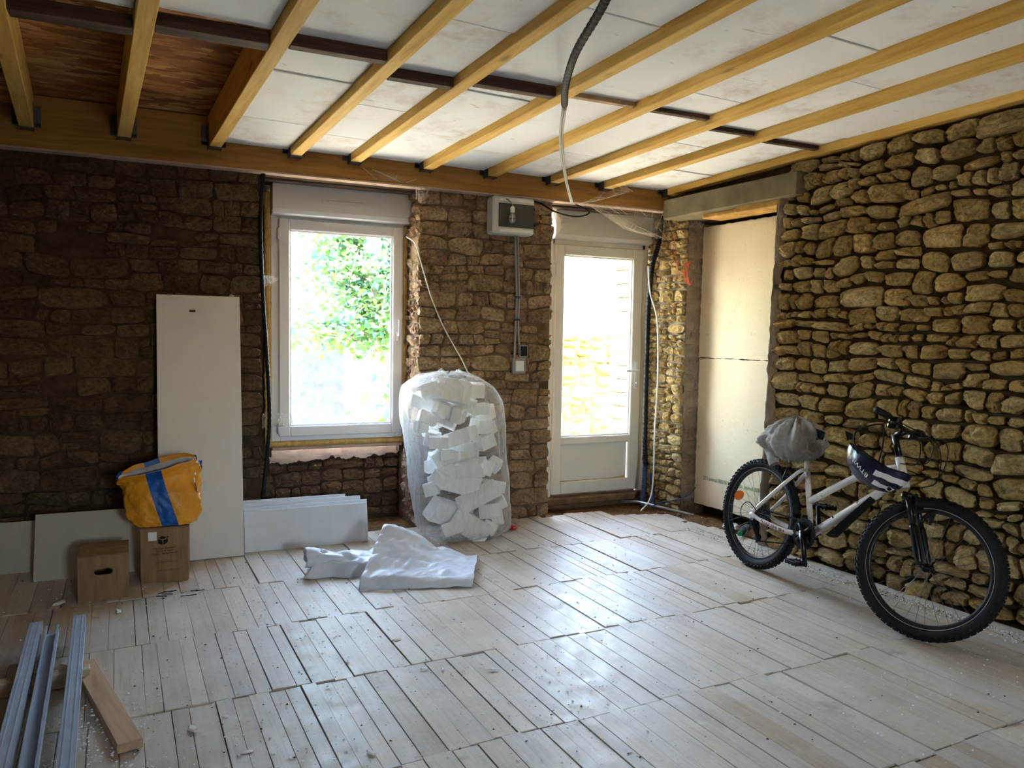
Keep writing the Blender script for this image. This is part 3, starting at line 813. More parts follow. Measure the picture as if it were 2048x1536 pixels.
# old timbers over the window and door heads
for x0, x1, lab, nm in ((.60, 1.68, 'rough dark old lintel over the window', 'trim_2'), (2.77, 3.87, 'rough dark old lintel over the door', 'trim_3')):
    m = MB()
    m.box(((x0+x1)/2, 5.44, 2.47), (x1-x0, .09, .05), ch=.008); m.box(((x0+x1)/2, 5.52, 2.455), (x1-x0, .08, .05), ch=.008)
    o = m.build(nm, M['old_wood']); tag(o, lab, kind='structure')

# ------------------------------------------------------------------ window
def ring(m, x0, x1, z0, z1, w, y0, y1, ch=.004, wb=None, mi=0):
    wb = wb or w
    for c, d in ((((x0+w/2), (y0+y1)/2, (z0+z1)/2), (w, y1-y0, z1-z0)), (((x1-w/2), (y0+y1)/2, (z0+z1)/2), (w, y1-y0, z1-z0)),
                 (((x0+x1)/2, (y0+y1)/2, z1-w/2), (x1-x0-2*w, y1-y0, w)), (((x0+x1)/2, (y0+y1)/2, z0+wb/2), (x1-x0-2*w, y1-y0, wb))):
        m.box(c, d, ch=ch, mi=mi)
def shutter_box(parent, x0, x1, z0, z1, y0, y1, mat, vent=None):
    m = MB(); r = .035; prof = [(y1, z0), (y0+r, z0), (y0+r*.4, z0+r*.25), (y0, z0+r), (y0, z1-.004), (y0+.004, z1), (y1, z1)]
    n = len(prof); vs = [(x, p[0], p[1]) for x in (x0, x1) for p in prof]
    fs = [(i, (i+1) % n, n+(i+1) % n, n+i)[::-1] for i in range(n)] + [tuple(range(n)), tuple(range(n, 2*n))[::-1]]
    m.add(vs, fs); o = m.build('shutter_box', mat, parent)
    if vent:
        v = MB(); v.box(((vent[0]+vent[1])/2, y0-.005, vent[2]), (vent[1]-vent[0], .012, .024), ch=.004)
        v.box(((vent[0]+vent[1])/2, y0-.012, vent[2]-.008), (vent[1]-vent[0]-.01, .004, .006)); v.build('air_vent', M['pvc'], o)
    return o
win = empty('window_1'); tag(win, 'white plastic window with rolling shutter box', kind='structure')
m = MB(); ring(m, .696, 1.662, .622, 2.245, .062, 5.705, 5.765); m.build('window_frame', M['pvc'], win)
sash = MB(); ring(sash, .745, 1.650, .655, 2.208, .078, 5.675, 5.745, .008); s_ = sash.build('sash', M['pvc'], win)
m = MB(); ring(m, .820, 1.574, .730, 2.133, .012, 5.692, 5.70, .002); m.build('glazing_bead', M['pvc'], s_)
m = MB(); m.box((1.197, 5.71, 1.4315), (.745, .004, 1.395)); m.build('glass_pane', M['glass'], s_)
shutter_box(win, .697, 1.70, 2.228, 2.445, 5.60, 5.76, M['pvc'], (1.035, 1.345, 2.335))
hd = MB(); hd.box((1.613, 5.668, 1.39), (.026, .016, .075), ch=.006); hd.box((1.613, 5.648, 1.40), (.016, .03, .016), ch=.004); hd.box((1.613, 5.634, 1.455), (.018, .014, .13), ch=.006)
hd.build('handle', M['metal_handle'], win)
for z in (2.10, .72):
    h = MB(); h.tube([(.742, 5.668, z-.04), (.742, 5.668, z+.04)], .009, 10); h.box((.752, 5.68, z), (.02, .012, .05)); h.build('hinge', M['metal_handle'], win)
# expanding foam round the frame: three lumpy beads
def lumpy(pts, r, seed, per=10, n=10):
    c = catmull(pts, per); m = MB()
    m.tube(c, [r*(1+.45*n2(i*.55, seed, 2)) for i in range(len(c))], n); return m
fo = [[(.675, 5.72, .60+.094*i) for i in range(20)], [(1.685, 5.715, .60+.085*i) for i in range(20)], [(.68+.0535*i, 5.735, .598) for i in range(20)]]
for i, pts in enumerate(fo):
    lumpy(pts, .025, i*7, 4).build('expanding_foam', M['foam'], win)
# sill and ragged plaster strip below
m = MB(); m.box((1.18, 5.735, .568), (.96, .09, .022), ch=.004); m.build('window_sill', M['plaster_pale'], win)
m = MB()
def pl_fn(a, b):
    x = .70+.96*a; zb = .44+.05*n2(x*9, 1, 4)+.03*n2(x*30, 2, 4)+.03*a
    z = .558+(zb-.558)*b; return (x, 5.84+.008*n2(x*12, z*12, 3)+.006*b, z)
m.grid(pl_fn, 60, 8); 
o = m.build('sill_plaster', M['plaster_pale'], win)
m = MB(); m.box((1.18, 5.87, .52), (.98, .05, .08)); m.build('sill_backing', M['plaster_pale'], win)

# ------------------------------------------------------------------ door
door = empty('door_1'); tag(door, 'white plastic door with large glass pane and solid lower panel', kind='structure')
m = MB()
for c, d in (((2.902, 5.70, 1.135), (.05, .09, 2.15)), ((3.808, 5.70, 1.135), (.06, .09, 2.15)), ((3.355, 5.70, 2.19), (.90, .09, .05))): m.box(c, d, ch=.004)
m.build('door_frame', M['pvc_warm'], door)
leaf = empty('door_leaf', parent=door)
m = MB(); x0, x1, z0, z1 = 2.925, 3.775, .090, 2.165
for c, d in (((x0+.0425, 5.665, (z0+z1)/2), (.085, .065, z1-z0)), ((x1-.05, 5.665, (z0+z1)/2), (.10, .065, z1-z0)), (((x0+x1)/2-.008, 5.665, z1-.043), (x1-x0-.185, .065, .086)),
             (((x0+x1)/2-.008, 5.665, z0+.052), (x1-x0-.185, .065, .104)), (((x0+x1)/2-.008, 5.665, .540), (x1-x0-.185, .065, .066))): m.box(c, d, ch=.007)
m.build('rails', M['pvc_warm'], leaf)
m = MB(); m.box((3.338, 5.68, .35), (.66, .024, .32)); m.build('lower_panel', M['pvc_warm'], leaf)
m = MB(); ring(m, 3.008, 3.678, .572, 2.080, .012, 5.65, 5.66, .002); m.build('glazing_bead', M['pvc_warm'], leaf)
m = MB(); m.grid(lambda a, b: (3.012+.635*a, 5.665-.012*b, .196+.006*n2(a*14, 1, 2)*b+.014*max(0, a-.8)*5*(1-b)), 40, 2); m.build('dust_line', M['foam'], leaf)
m = MB(); m.box((3.343, 5.672, 1.326), (.665, .004, 1.50)); m.build('glass_pane', M['glass'], leaf)
m = MB(); m.box((3.722, 5.628, 1.09), (.032, .012, .235), ch=.005); m.box((3.722, 5.61, 1.125), (.018, .04, .018), ch=.004); m.box((3.665, 5.588, 1.125), (.135, .016, .018), ch=.006)
m.tube([(3.722, 5.62, 1.02), (3.722, 5.61, 1.02)], .009, 12); m.build('door_handle', M['metal_handle'], leaf)
for z in (1.95, 1.2, .35):
    h = MB(); h.tube([(2.915, 5.635, z-.045), (2.915, 5.635, z+.045)], .009, 10); h.build('hinge', M['metal_handle'], leaf)
shutter_box(door, 2.905, 3.862, 2.205, 2.44, 5.60, 5.76, M['pvc_warm'])
m = MB(); m.box((3.34, 5.63, .04), (1.06, .10, .06), ch=.01); m.build('threshold', M['mortar_back'], door)

# ------------------------------------------------------------------ outside
mb = MB(); mb.box((4, 20, -.62), (60, 28, .2)); o = mb.build('garden_ground', M['asph']); tag(o, 'pale sunlit ground outside', kind='structure')
rng = random.Random(31)
mb = MB(); mb.box((6.0, 9.75, .45), (4.4, .5, 2.1)); gw = mb.build('garden_wall', M['stone_sun']); tag(gw, 'sunlit dry stone garden wall outside the glazed door', 'wall')
cl = rubble_cells(rng, 4.0, 8.1, -.5, 1.5, band=(.2, .32), hmin=.10, hmax=.24, asp=(1.4, 3.4), warp=.09)
lay_stones('stone', gw, rng, cl, uvw((0, 9.50, 0), (1, 0, 0), (0, -1, 0)), M['stone_sun'], (.07, .17), .03, 12, 120, lump=.35)
t = empty('brick_post', (5.52, 8.6, -.52)); tag(t, 'tall pale block post just inside the right edge of the door glass', 'post')
bmsh = MB(); bmsh.box((0, 0, .085), (.30, .30, .165), ch=.012); bmsh = bmsh.mesh('block', M['stone_sun'])
for k in range(22): link('block', bmsh, t, (rng.uniform(-.01, .01), 0, k*.175))
mb = MB(); mb.box((1.15, 10.6, .35), (2.1, .5, 2.4)); o = mb.build('outbuilding_wall', M['far_wall']); tag(o, 'pale grey rendered outbuilding wall seen low in the window', 'wall')
mb = MB(); mb.box((3.6, 12.5, .3), (2.8, .4, 1.9)); o = mb.build('outbuilding_wall', M['stone_sun']); tag(o, 'distant ochre wall seen behind the leaves in the window', 'wall')

def leaf_shape(m, p, d, n, L, W, mi=0):
    d = d.normalized(); s = d.cross(n)
    s = s.normalized() if s.length > 1e-4 else Vector((1, 0, 0)); n = s.cross(d)
    pts = [(0, 0, 0), (.25, .42, .05), (.6, .46, .02), (1, 0, -.12), (.6, -.46, .02), (.25, -.42, .05), (.5, 0, -.03)]
    m.add([p + d*a*L + s*b*W + n*c*L for a, b, c in pts], [(0, 6, 1), (1, 6, 2), (2, 6, 3), (3, 6, 4), (4, 6, 5), (5, 6, 0)], mi, True)
tr = empty('garden_tree', (2.45, 9.2, -.5)); tag(tr, 'leafy tree with thin branches filling the upper window', 'tree')
m = MB(); base = Vector((0, 0, 0))
m.tube(catmull([(0, 0, 0), (.05, 0, 1), (-.1, -.1, 2.0), (-.25, -.3, 3.2)]), .11, 8)
tips = []
for k in range(20):
    a = Vector((-.08, -.1, 1.65+.09*k)); d = Vector((rng.uniform(-1.5, .3), rng.uniform(-.7, .3), rng.uniform(-.15, .55)))
    L = rng.uniform(.8, 1.25); c = catmull([a, a+d*.5*L+Vector((0, 0, .1)), a+d*L], 5); m.tube(c, [.028*(1-.8*i/len(c)) for i in range(len(c))], 5); tips.append(c)
    for q in range(3):
        b0 = c[len(c)//3+q*2]; d2 = (d+Vector((rng.uniform(-.8, .8), rng.uniform(-.6, .6), rng.uniform(-.6, .4))))*.5
        c2 = [b0, b0+d2*.5, b0+d2]; m.tube(c2, [.012, .008, .004], 4); tips.append(c2)
m.build('branches', M['bark'], tr)
m = MB()
for c in tips:
    for k in range(70):
        p = rng.choice(c)+Vector((rng.gauss(0, .13), rng.gauss(0, .13), rng.gauss(0, .12)))
        d = Vector((rng.uniform(-1, 1), rng.uniform(-1, 1), rng.uniform(-1, .2))); nn = Vector((rng.uniform(-.6, .6), rng.uniform(-.9, .2), 1))
        leaf_shape(m, p, d, nn, rng.uniform(.06, .12), rng.uniform(.04, .075), 0 if rng.random() < .5 else 1)
o = m.build('foliage', [M['leaf'], M['leaf_blue']], tr); o['kind'] = 'stuff'
sh = empty('leafy_shrub', (2.22, 7.6, -.52)); tag(sh, 'shrub with large green leaves low in the window', 'shrub')
m = MB(); stems = []
for k in range(7):
    a = Vector((.1*k*.3, 0, .0)); e = Vector((-.62+.10*k, rng.uniform(-.2, .2), 1.25+.11*((k*3) % 5)))
    c = catmull([a, a*.5+e*.55+Vector((.25, 0, .1)), e], 6); stems.append(c); m.tube(c, [.014*(1-.6*i/len(c)) for i in range(len(c))], 5)
m.build('stems', M['bark'], sh)
lm = []
for k in range(5):
    q = MB(); leaf_shape(q, Vector((0, 0, 0)), Vector((1, 0, -.25)), Vector((0, 0, 1)), 1, .55); lm.append(q.mesh('leaf', M['leaf'] if k % 2 else M['leaf_blue']))
for c in stems:
    for k in range(13):
        p = c[-1-rng.randrange(0, 9)]
        link('leaf', rng.choice(lm), sh, p+Vector((rng.gauss(0, .05), rng.gauss(0, .05), rng.gauss(0, .05))),
             (rng.uniform(-.8, .8), rng.uniform(-.1, 1.0), rng.uniform(0, 6.28)), (s0 := rng.uniform(.13, .21), s0, s0))

# ------------------------------------------------------------------ leaning boards
def leaning(name, x0, x1, yb, L, th, ang, mat, label, cat='board', group=None, rotz=0.0, ch=.002, tx=0.0):
    """board standing on its lower long or short edge at y=yb, leaning back by ang"""
    t = empty(name, ((x0+x1)/2, yb, 0), (0, 0, rotz)); tag(t, label, cat, group)
    m = MB(); Mx = Matrix.Rotation(-ang, 4, 'X') @ Matrix.Rotation(tx, 4, 'Y'); m.box((0, th/2, L/2), (x1-x0, th, L), Mx, ch=ch)
    m.build('sheet', mat, t); return t, Mx
tp, TM = leaning('leaning_panel', -.040, .447, 5.030, 1.645, .042, math.atan2(.235, 1.62), M['board_white'], 'tall white rigid panel standing against the stone wall', 'panel', tx=0.0)
m = MB(); m.box((-.038, -.002, 1.545), (.036, .006, .014), TM); m.build('slot', M['ink_faint'], tp)
# a dry leaf caught on its top edge
m = MB(); leaf_shape(m, Vector((0, 0, 0)), Vector((1, .2, .2)), Vector((0, -1, .5)), .035, .022); o = m.build('dry_leaf', M['brown_plank'], None, (.385, 5.275, 1.632)); tag(o, 'small dry brown leaf on the top edge of the tall panel', 'leaf')
bl = [('frontmost of the low white boards under the window', .455, 1.247, 5.085, .262, .030, .20), ('second low white board under the window, just behind the front one', .44, 1.262, 5.125, .277, .022, .21),
      ('third low white board under the window, one before the wall', .43, 1.225, 5.160, .297, .022, .21), ('rearmost low white board under the window, against the wall', .42, 1.130, 5.195, .308, .022, .20)]
for lab, x0, x1, yb, L, th, an in bl:
    leaning('white_board', x0, x1, yb, L, th, an, M['board_grey'], lab, 'board', 'low boards stacked under the window')
leaning('greenish_board', -.675, .06, 4.905, .375, .02, .38, M['board_green'], 'greenish grey board leaning behind the cardboard boxes', 'board', rotz=.0)
leaning('greenish_board', -1.45, -.60, 5.115, .300, .02, .42, M['board_green'], 'low grey board at the far left foot of the dark wall', 'board')

# ------------------------------------------------------------------ cardboard boxes
def carton(name, loc, rotz, d, label, hole=None):
    t = empty(name, loc, (0, 0, rotz)); tag(t, label, 'box'); x, y, z = d
    m = MB(); w = .004
    m.box((0, y/2-w/2, z/2), (x, w, z)); m.box((-x/2+w/2, 0, z/2), (w, y-2*w, z)); m.box((x/2-w/2, 0, z/2), (w, y-2*w, z)); m.box((0, 0, w/2), (x-2*w, y-2*w, w))
    if hole:
        hw, hh, hz = hole; N = 12
        # front with a rounded hand hole
        out = [(-x/2, 0), (x/2, 0), (x/2, z), (-x/2, z)]; hp = []
        for k in range(N+1):
            a = -pi/2+pi*k/N; hp.append((hw/2-hh/2+hh/2*cos(a), hz+hh/2*sin(a)))
        for k in range(N+1):
            a = pi/2+pi*k/N; hp.append((-hw/2+hh/2+hh/2*cos(a), hz+hh/2*sin(a)))
        bm = bmesh.new()
        ov = [bm.verts.new((p[0], -y/2, p[1])) for p in out]; hv = [bm.verts.new((p[0], -y/2, p[1])) for p in hp]
        es = [bm.edges.new((ov[i], ov[(i+1) % 4])) for i in range(4)]+[bm.edges.new((hv[i], hv[(i+1) % len(hv)])) for i in range(len(hv))]
        bmesh.ops.triangle_fill(bm, use_beauty=True, edges=es)
        r = bmesh.ops.extrude_face_region(bm, geom=list(bm.faces)); bmesh.ops.translate(bm, vec=(0, w, 0), verts=[g for g in r['geom'] if isinstance(g, bmesh.types.BMVert)])
        bmesh.ops.recalc_face_normals(bm, faces=bm.faces)
        me = bpy.data.meshes.new('front'); bm.to_mesh(me); bm.free(); me.materials.append(M['card']); link('front', me, t)
    else: m.box((0, -y/2+w/2, z/2), (x, w, z))
    m.build('body', M['card'], t)
    for s in (-1, 1):
        f = MB(); f.box((0, s*(y/4+.001), z+.003), (x, y/2-.004, .004), ch=.001); f.build('flap', M['card'], t)
    return t
b1 = carton('cardboard_box', (-.302, 4.575, 0), R(2), (.235, .275, .236), 'small brown cardboard box with an oval hand hole', (.085, .032, .152))
b2 = carton('cardboard_box', (.0, 4.775, 0), R(-3), (.245, .255, .305), 'printed brown cardboard box under the orange and blue sack')
m = MB(); m.box((-.062, -.1282, .262), (.044, .001, .048)); m.build('sticker', M['bag_white'], b2)
# printed mark: an open parcel, and lines of lettering
m = MB()
def poly(pts, mi=0): m.add([(p[0], -.1284, p[1]) for p in pts], [tuple(range(len(pts)))], mi)
poly([(-.034, .245), (-.012, .238), (-.012, .210), (-.034, .222)]); poly([(-.008, .238), (.016, .247), (.016, .226), (-.008, .210)])
poly([(-.034, .250), (-.012, .243), (.014, .252), (-.012, .262)]); poly([(.012, .254), (.02, .262), (.018, .248)])
m.build('parcel_mark', M['ink'], b2)
for tx, z, s, mt in (('Package Removal', .193, .016, 'ink'), ('Travel & Sport', .178, .015, 'ink'), ('Packet Verkehrstrip', .163, .016, 'ink'), ('transport and storage', .115, .013, 'ink_faint'), ('handle with some care', .068, .013, 'ink_faint')):
    link('lettering', text_mesh(tx, s, M[mt]), b2, (0 if mt == 'ink' else .012, -.1286, z), (R(90), R(-2), 0))

# ------------------------------------------------------------------ printed sack on the box
t = empty('printed_sack', (-.01, 4.765, .3115), (0, 0, R(-2))); tag(t, 'open orange sack with a blue band and white lining', 'sack')
m = MB()
lv = [(.0, .10, .085, .03), (.004, .15, .115, .01), (.03, .170, .125, .0), (.10, .185, .125, -.005), (.20, .185, .115, -.012), (.28, .190, .090, -.02), (.325, .212, .056, -.03)]
def sk(a, b):
    i = min(int(b*(len(lv)-1)), len(lv)-2); f = b*(len(lv)-1)-i; L0, L1 = lv[i], lv[i+1]
    z, rx, ry, cx = (L0[j]+(L1[j]-L0[j])*f for j in range(4)); th = 2*pi*a; c, s = cos(th), sin(th)
    ex = 3.4-1.75*b*b; r = (abs(c)**ex+abs(s)**ex)**(-1/ex); wr = 1+.05*n2(c*2.2, s*2.2+z*9, 4)+(.16+.22*max(0, c))*abs(n2(c*3, s*3+z*11, 7))*(b < .95)-.04+.14*abs(n2(c*5+z*12, s*5-z*9, 3))*(b < .95)+.018*n2(c*13, s*13+z*30, 3)
    x, y = cx+rx*r*c*wr, ry*r*s*wr
    top = b**3
    return (x, y, z+top*(.045*x/.19+.016*y/.068+.012*n2(c*2, s*2, 1)))
m.grid(sk, 96, 60, 0, True, True)
prof_in = lambda a, b: (lambda p: (p[0]*.985-.0006, p[1]*.97, p[2]))(sk(a, 1-b*.6))
m.build('body', M['sack'], t)
m = MB(); m.grid(lambda a, b: (lambda p: (p[0]*.982, p[1]*.955, p[2]+.001))(sk(a, 1-b*.55)), 64, 12, 0, True, True); m.build('lining', M['bag_white'], t)
m = MB()
def rim(a, b):
    p = sk(a, 1.0); k = 1.012+.008*b; up = .030*(.35+.65*max(0, sin(2*pi*a)))  # the rear edge stands up, the front is turned down
    return (p[0]*k, p[1]*k+(.004 if p[1] > 0 else -.003), p[2]+(up*b if p[1] > 0 else -.034*b))
m.grid(rim, 64, 3, 0, True, True); m.build('turned_rim', M['sack'], t)
m = MB(); m.grid(lambda a, b: (.172+.010*sin(pi*b)-.02*b*0, -.085+.10*a, .07+.16*b), 4, 6); m.build('white_patch', M['bag_white'], t)

# ------------------------------------------------------------------ clear bag of polystyrene offcuts
t = empty('plastic_bag', (1.85, 5.0, 0)); tag(t, 'tall clear plastic bag stuffed with white foam offcuts', 'bag')
BL = [(.004, .04, .14, .14), (.012, .05, .25, .20), (.07, .055, .325, .26), (.20, .045, .335, .275), (.42, .025, .335, .28), (.62, .0, .335, .28), (.80, -.025, .335, .275), (.96, -.050, .335, .265), (1.06, -.070, .300, .235), (1.125, -.08, .20, .16), (1.155, -.06, .05, .05)]
def bag_at(z):
    for i in range(len(BL)-1):
        if BL[i][0] <= z <= BL[i+1][0]:
            f = (z-BL[i][0])/(BL[i+1][0]-BL[i][0]); return [BL[i][j]+(BL[i+1][j]-BL[i][j])*f for j in (1, 2, 3)]
    return BL[-1][1:]
m = MB()
def bg(a, b):
    bb = b*(len(BL)-1); i = min(int(bb), len(BL)-2); f = bb-i; z, cx, rx, ry = (BL[i][j]+(BL[i+1][j]-BL[i][j])*f for j in range(4))
    th = 2*pi*a; c, s = cos(th), sin(th); fac = .97+.07*n2(c*1.6, s*1.6+z*2.4, 1)+.07*abs(n2(c*3.2, s*3.2+z*5, 5))+.022*n2(c*11+z*3, s*11, 9)
    ex = 3.2; r = (abs(c)**ex+abs(s)**ex)**(-1/ex)
    return (cx+rx*r*c*fac, ry*r*s*fac, max(.003, z+.02*n2(c*3, s*3, z*4)*(z > .05)))
m.grid(bg, 72, 44, 0, True, True)
m.build('film', M['bag_film'], t)
m = MB(); rng = random.Random(4)
for k in range(5):
    a = 1.6*k; m.add([(-.06+.03*cos(a), .03*sin(a), 1.13), (-.06+.09*cos(a+.3), .09*sin(a+.3), 1.165+.015*k % .03), (-.06+.10*cos(a+.9), .10*sin(a+.9), 1.15), (-.06+.03*cos(a+.9), .03*sin(a+.9), 1.13)], [(0, 1, 2, 3)], 0, True)
m.build('gathered_neck', M['bag_film'], t)
placed = []; tries = 0; rng = random.Random(19)
big = [(.27, .11, .15), (.24, .09, .16), (.30, .10, .09), (.20, .12, .10)]
while len(placed) < 50 and tries < 20000:
    tries += 1
    d = rng.choice(big) if len(placed) < 10 else (rng.uniform(.08, .17), rng.uniform(.05, .11), rng.uniform(.06, .11))
    z = rng.uniform(.07, 1.04) if len(placed) >= 10 else .09+.105*len(placed)
    cx, rx, ry = bag_at(z); rad = .5*sqrt(d[0]**2+d[1]**2+d[2]**2)*.68
    a = rng.uniform(-pi, 0) if rng.random() < .85 else rng.uniform(0, pi); q = rng.random()**.3
    if rx-rad < .03 or ry-rad < .02: continue
    p = Vector((cx+cos(a)*q*(rx-rad-.01), sin(a)*q*(ry-rad-.01), max(z, d[2]/2+.02)))
    if any((p-o_).length < (rad+r_)*.70 for o_, r_ in placed): continue
    placed.append((p, rad))
    m = MB(); m.box((0, 0, 0), d, ch=.004)
    o = m.build('foam_offcut', M['eps_chunk'], None, Vector((1.85, 5.0, 0))+p, (rng.uniform(-.5, .5), rng.uniform(-.55, .55), rng.uniform(-.9, .9)))
    sz = 'large' if max(d) > .19 else 'small'; hg = ('bottom', 'lower part', 'middle', 'upper part', 'top')[min(4, int(p.z/1.1*5))]; sd_ = 'left' if p.x < cx-.10 else ('right' if p.x > cx+.10 else 'centre')
    tag(o, f'{sz} white foam offcut in the {hg} of the clear bag, {sd_}', 'offcut', 'foam offcuts in the plastic bag')
m = MB(); m.box((0, 0, .012), (.05, .08, .02), ch=.006); o = m.build('red_scrap', M['red_plastic'], None, (2.30, 5.05, .002), (0, 0, .4)); tag(o, 'small red plastic scrap beside the clear bag', 'scrap')

# ------------------------------------------------------------------ grey folded sheets
def patch(name, fn, nu, nv, label, th=.012, seg=None):
    m = MB(); m.grid(fn, nu, nv); o = m.build(name, M['tarp']); tag(o, label, 'sheet')
    md = o.modifiers.new('thickness', 'SOLIDIFY'); md.thickness = th; md.offset = -1; return o
def bil4(a, b, A, B, C_, D): return (1-a)*(1-b)*Vector(A)+a*(1-b)*Vector(B)+a*b*Vector(C_)+(1-a)*b*Vector(D)
def big_sheet(a, b):
    p = bil4(a, min(b, 1), (.955, 4.10, 0), (1.555, 3.93, 0), (1.80, 4.45, 0), (1.20, 4.47, 0))
    rd = .255*max(0, 1-a*1.9)**1.0 + .085*sin(pi*min(1, a*1.15))**.8*(a > .0) + .035
    z = .045 + (rd-.045)*b**1.15
    z = z*(1-.0) - (.043*(1-min(1, b/.10))**2)                         # rounded front fold
    if b > .9: z -= .02*(b-.9)/.1
    z += .022*abs(n2(a*4+b*2, b*4, 2))-.006+.012*abs(n2(a*9, b*9-a*4, 5))
    return (p.x+.012*n2(b*5, a*4, 8), p.y+.012*n2(a*5, b*4, 1), max(.006, z))
patch('plastic_sheet', big_sheet, 60, 44, 'large folded grey plastic sheet lying on the floor, peaked at its left corner', .006)
# its lower layers, flat on the boards
m = MB()
def low_sheet(a, b):
    p = bil4(a, b, (.975, 4.12, 0), (1.55, 3.96, 0), (1.77, 4.42, 0), (1.20, 4.46, 0)); return (p.x, p.y, .012+.008*n2(a*5, b*5, 3)+.010*sin(pi*b))
def small_sheet(a, b):
    # bundle of folds: two soft rolls
    p = bil4(a, b, (.715, 4.42, 0), (1.10, 4.30, 0), (1.20, 4.62, 0), (.80, 4.68, 0))
    e = min(1, min(a, 1-a*.6, b, 1-b)*7)
    z = e*(.055+.060*sin(pi*b)*(1-.3*a)+.06*abs(n2(a*2.6, b*2.6, 4))-.01+.015*abs(n2(a*6, b*6, 6)))
    return (p.x+.02*n2(b*4, a*4, 2), p.y+.02*n2(a*4, b*4, 9), max(.004, z))
patch('plastic_sheet', small_sheet, 50, 40, 'crumpled smaller grey plastic sheet tucked left of the large one', .005)
def roll_fn(a, b):
    p = bil4(a, 0, (.735, 4.50, .06), (1.10, 4.44, .02), (0, 0, 0), (0, 0, 0)); th = 2*pi*b*.80-.6
    r = .062*(1-.45*a)*(1+.5*n2(a*3, b*4, 3)); return (p.x+.02*n2(b*6, a*3, 1), p.y-r*cos(th)*.9, max(.01, .070+p.z*.4-.03*a+r*sin(th)*1.0))
o = patch('sheet_roll', roll_fn, 40, 24, None, .004); o.parent = bpy.data.objects['plastic_sheet.001'] if 'plastic_sheet.001' in bpy.data.objects else None
for k_ in ('label', 'category'):
    if k_ in o: del o[k_]

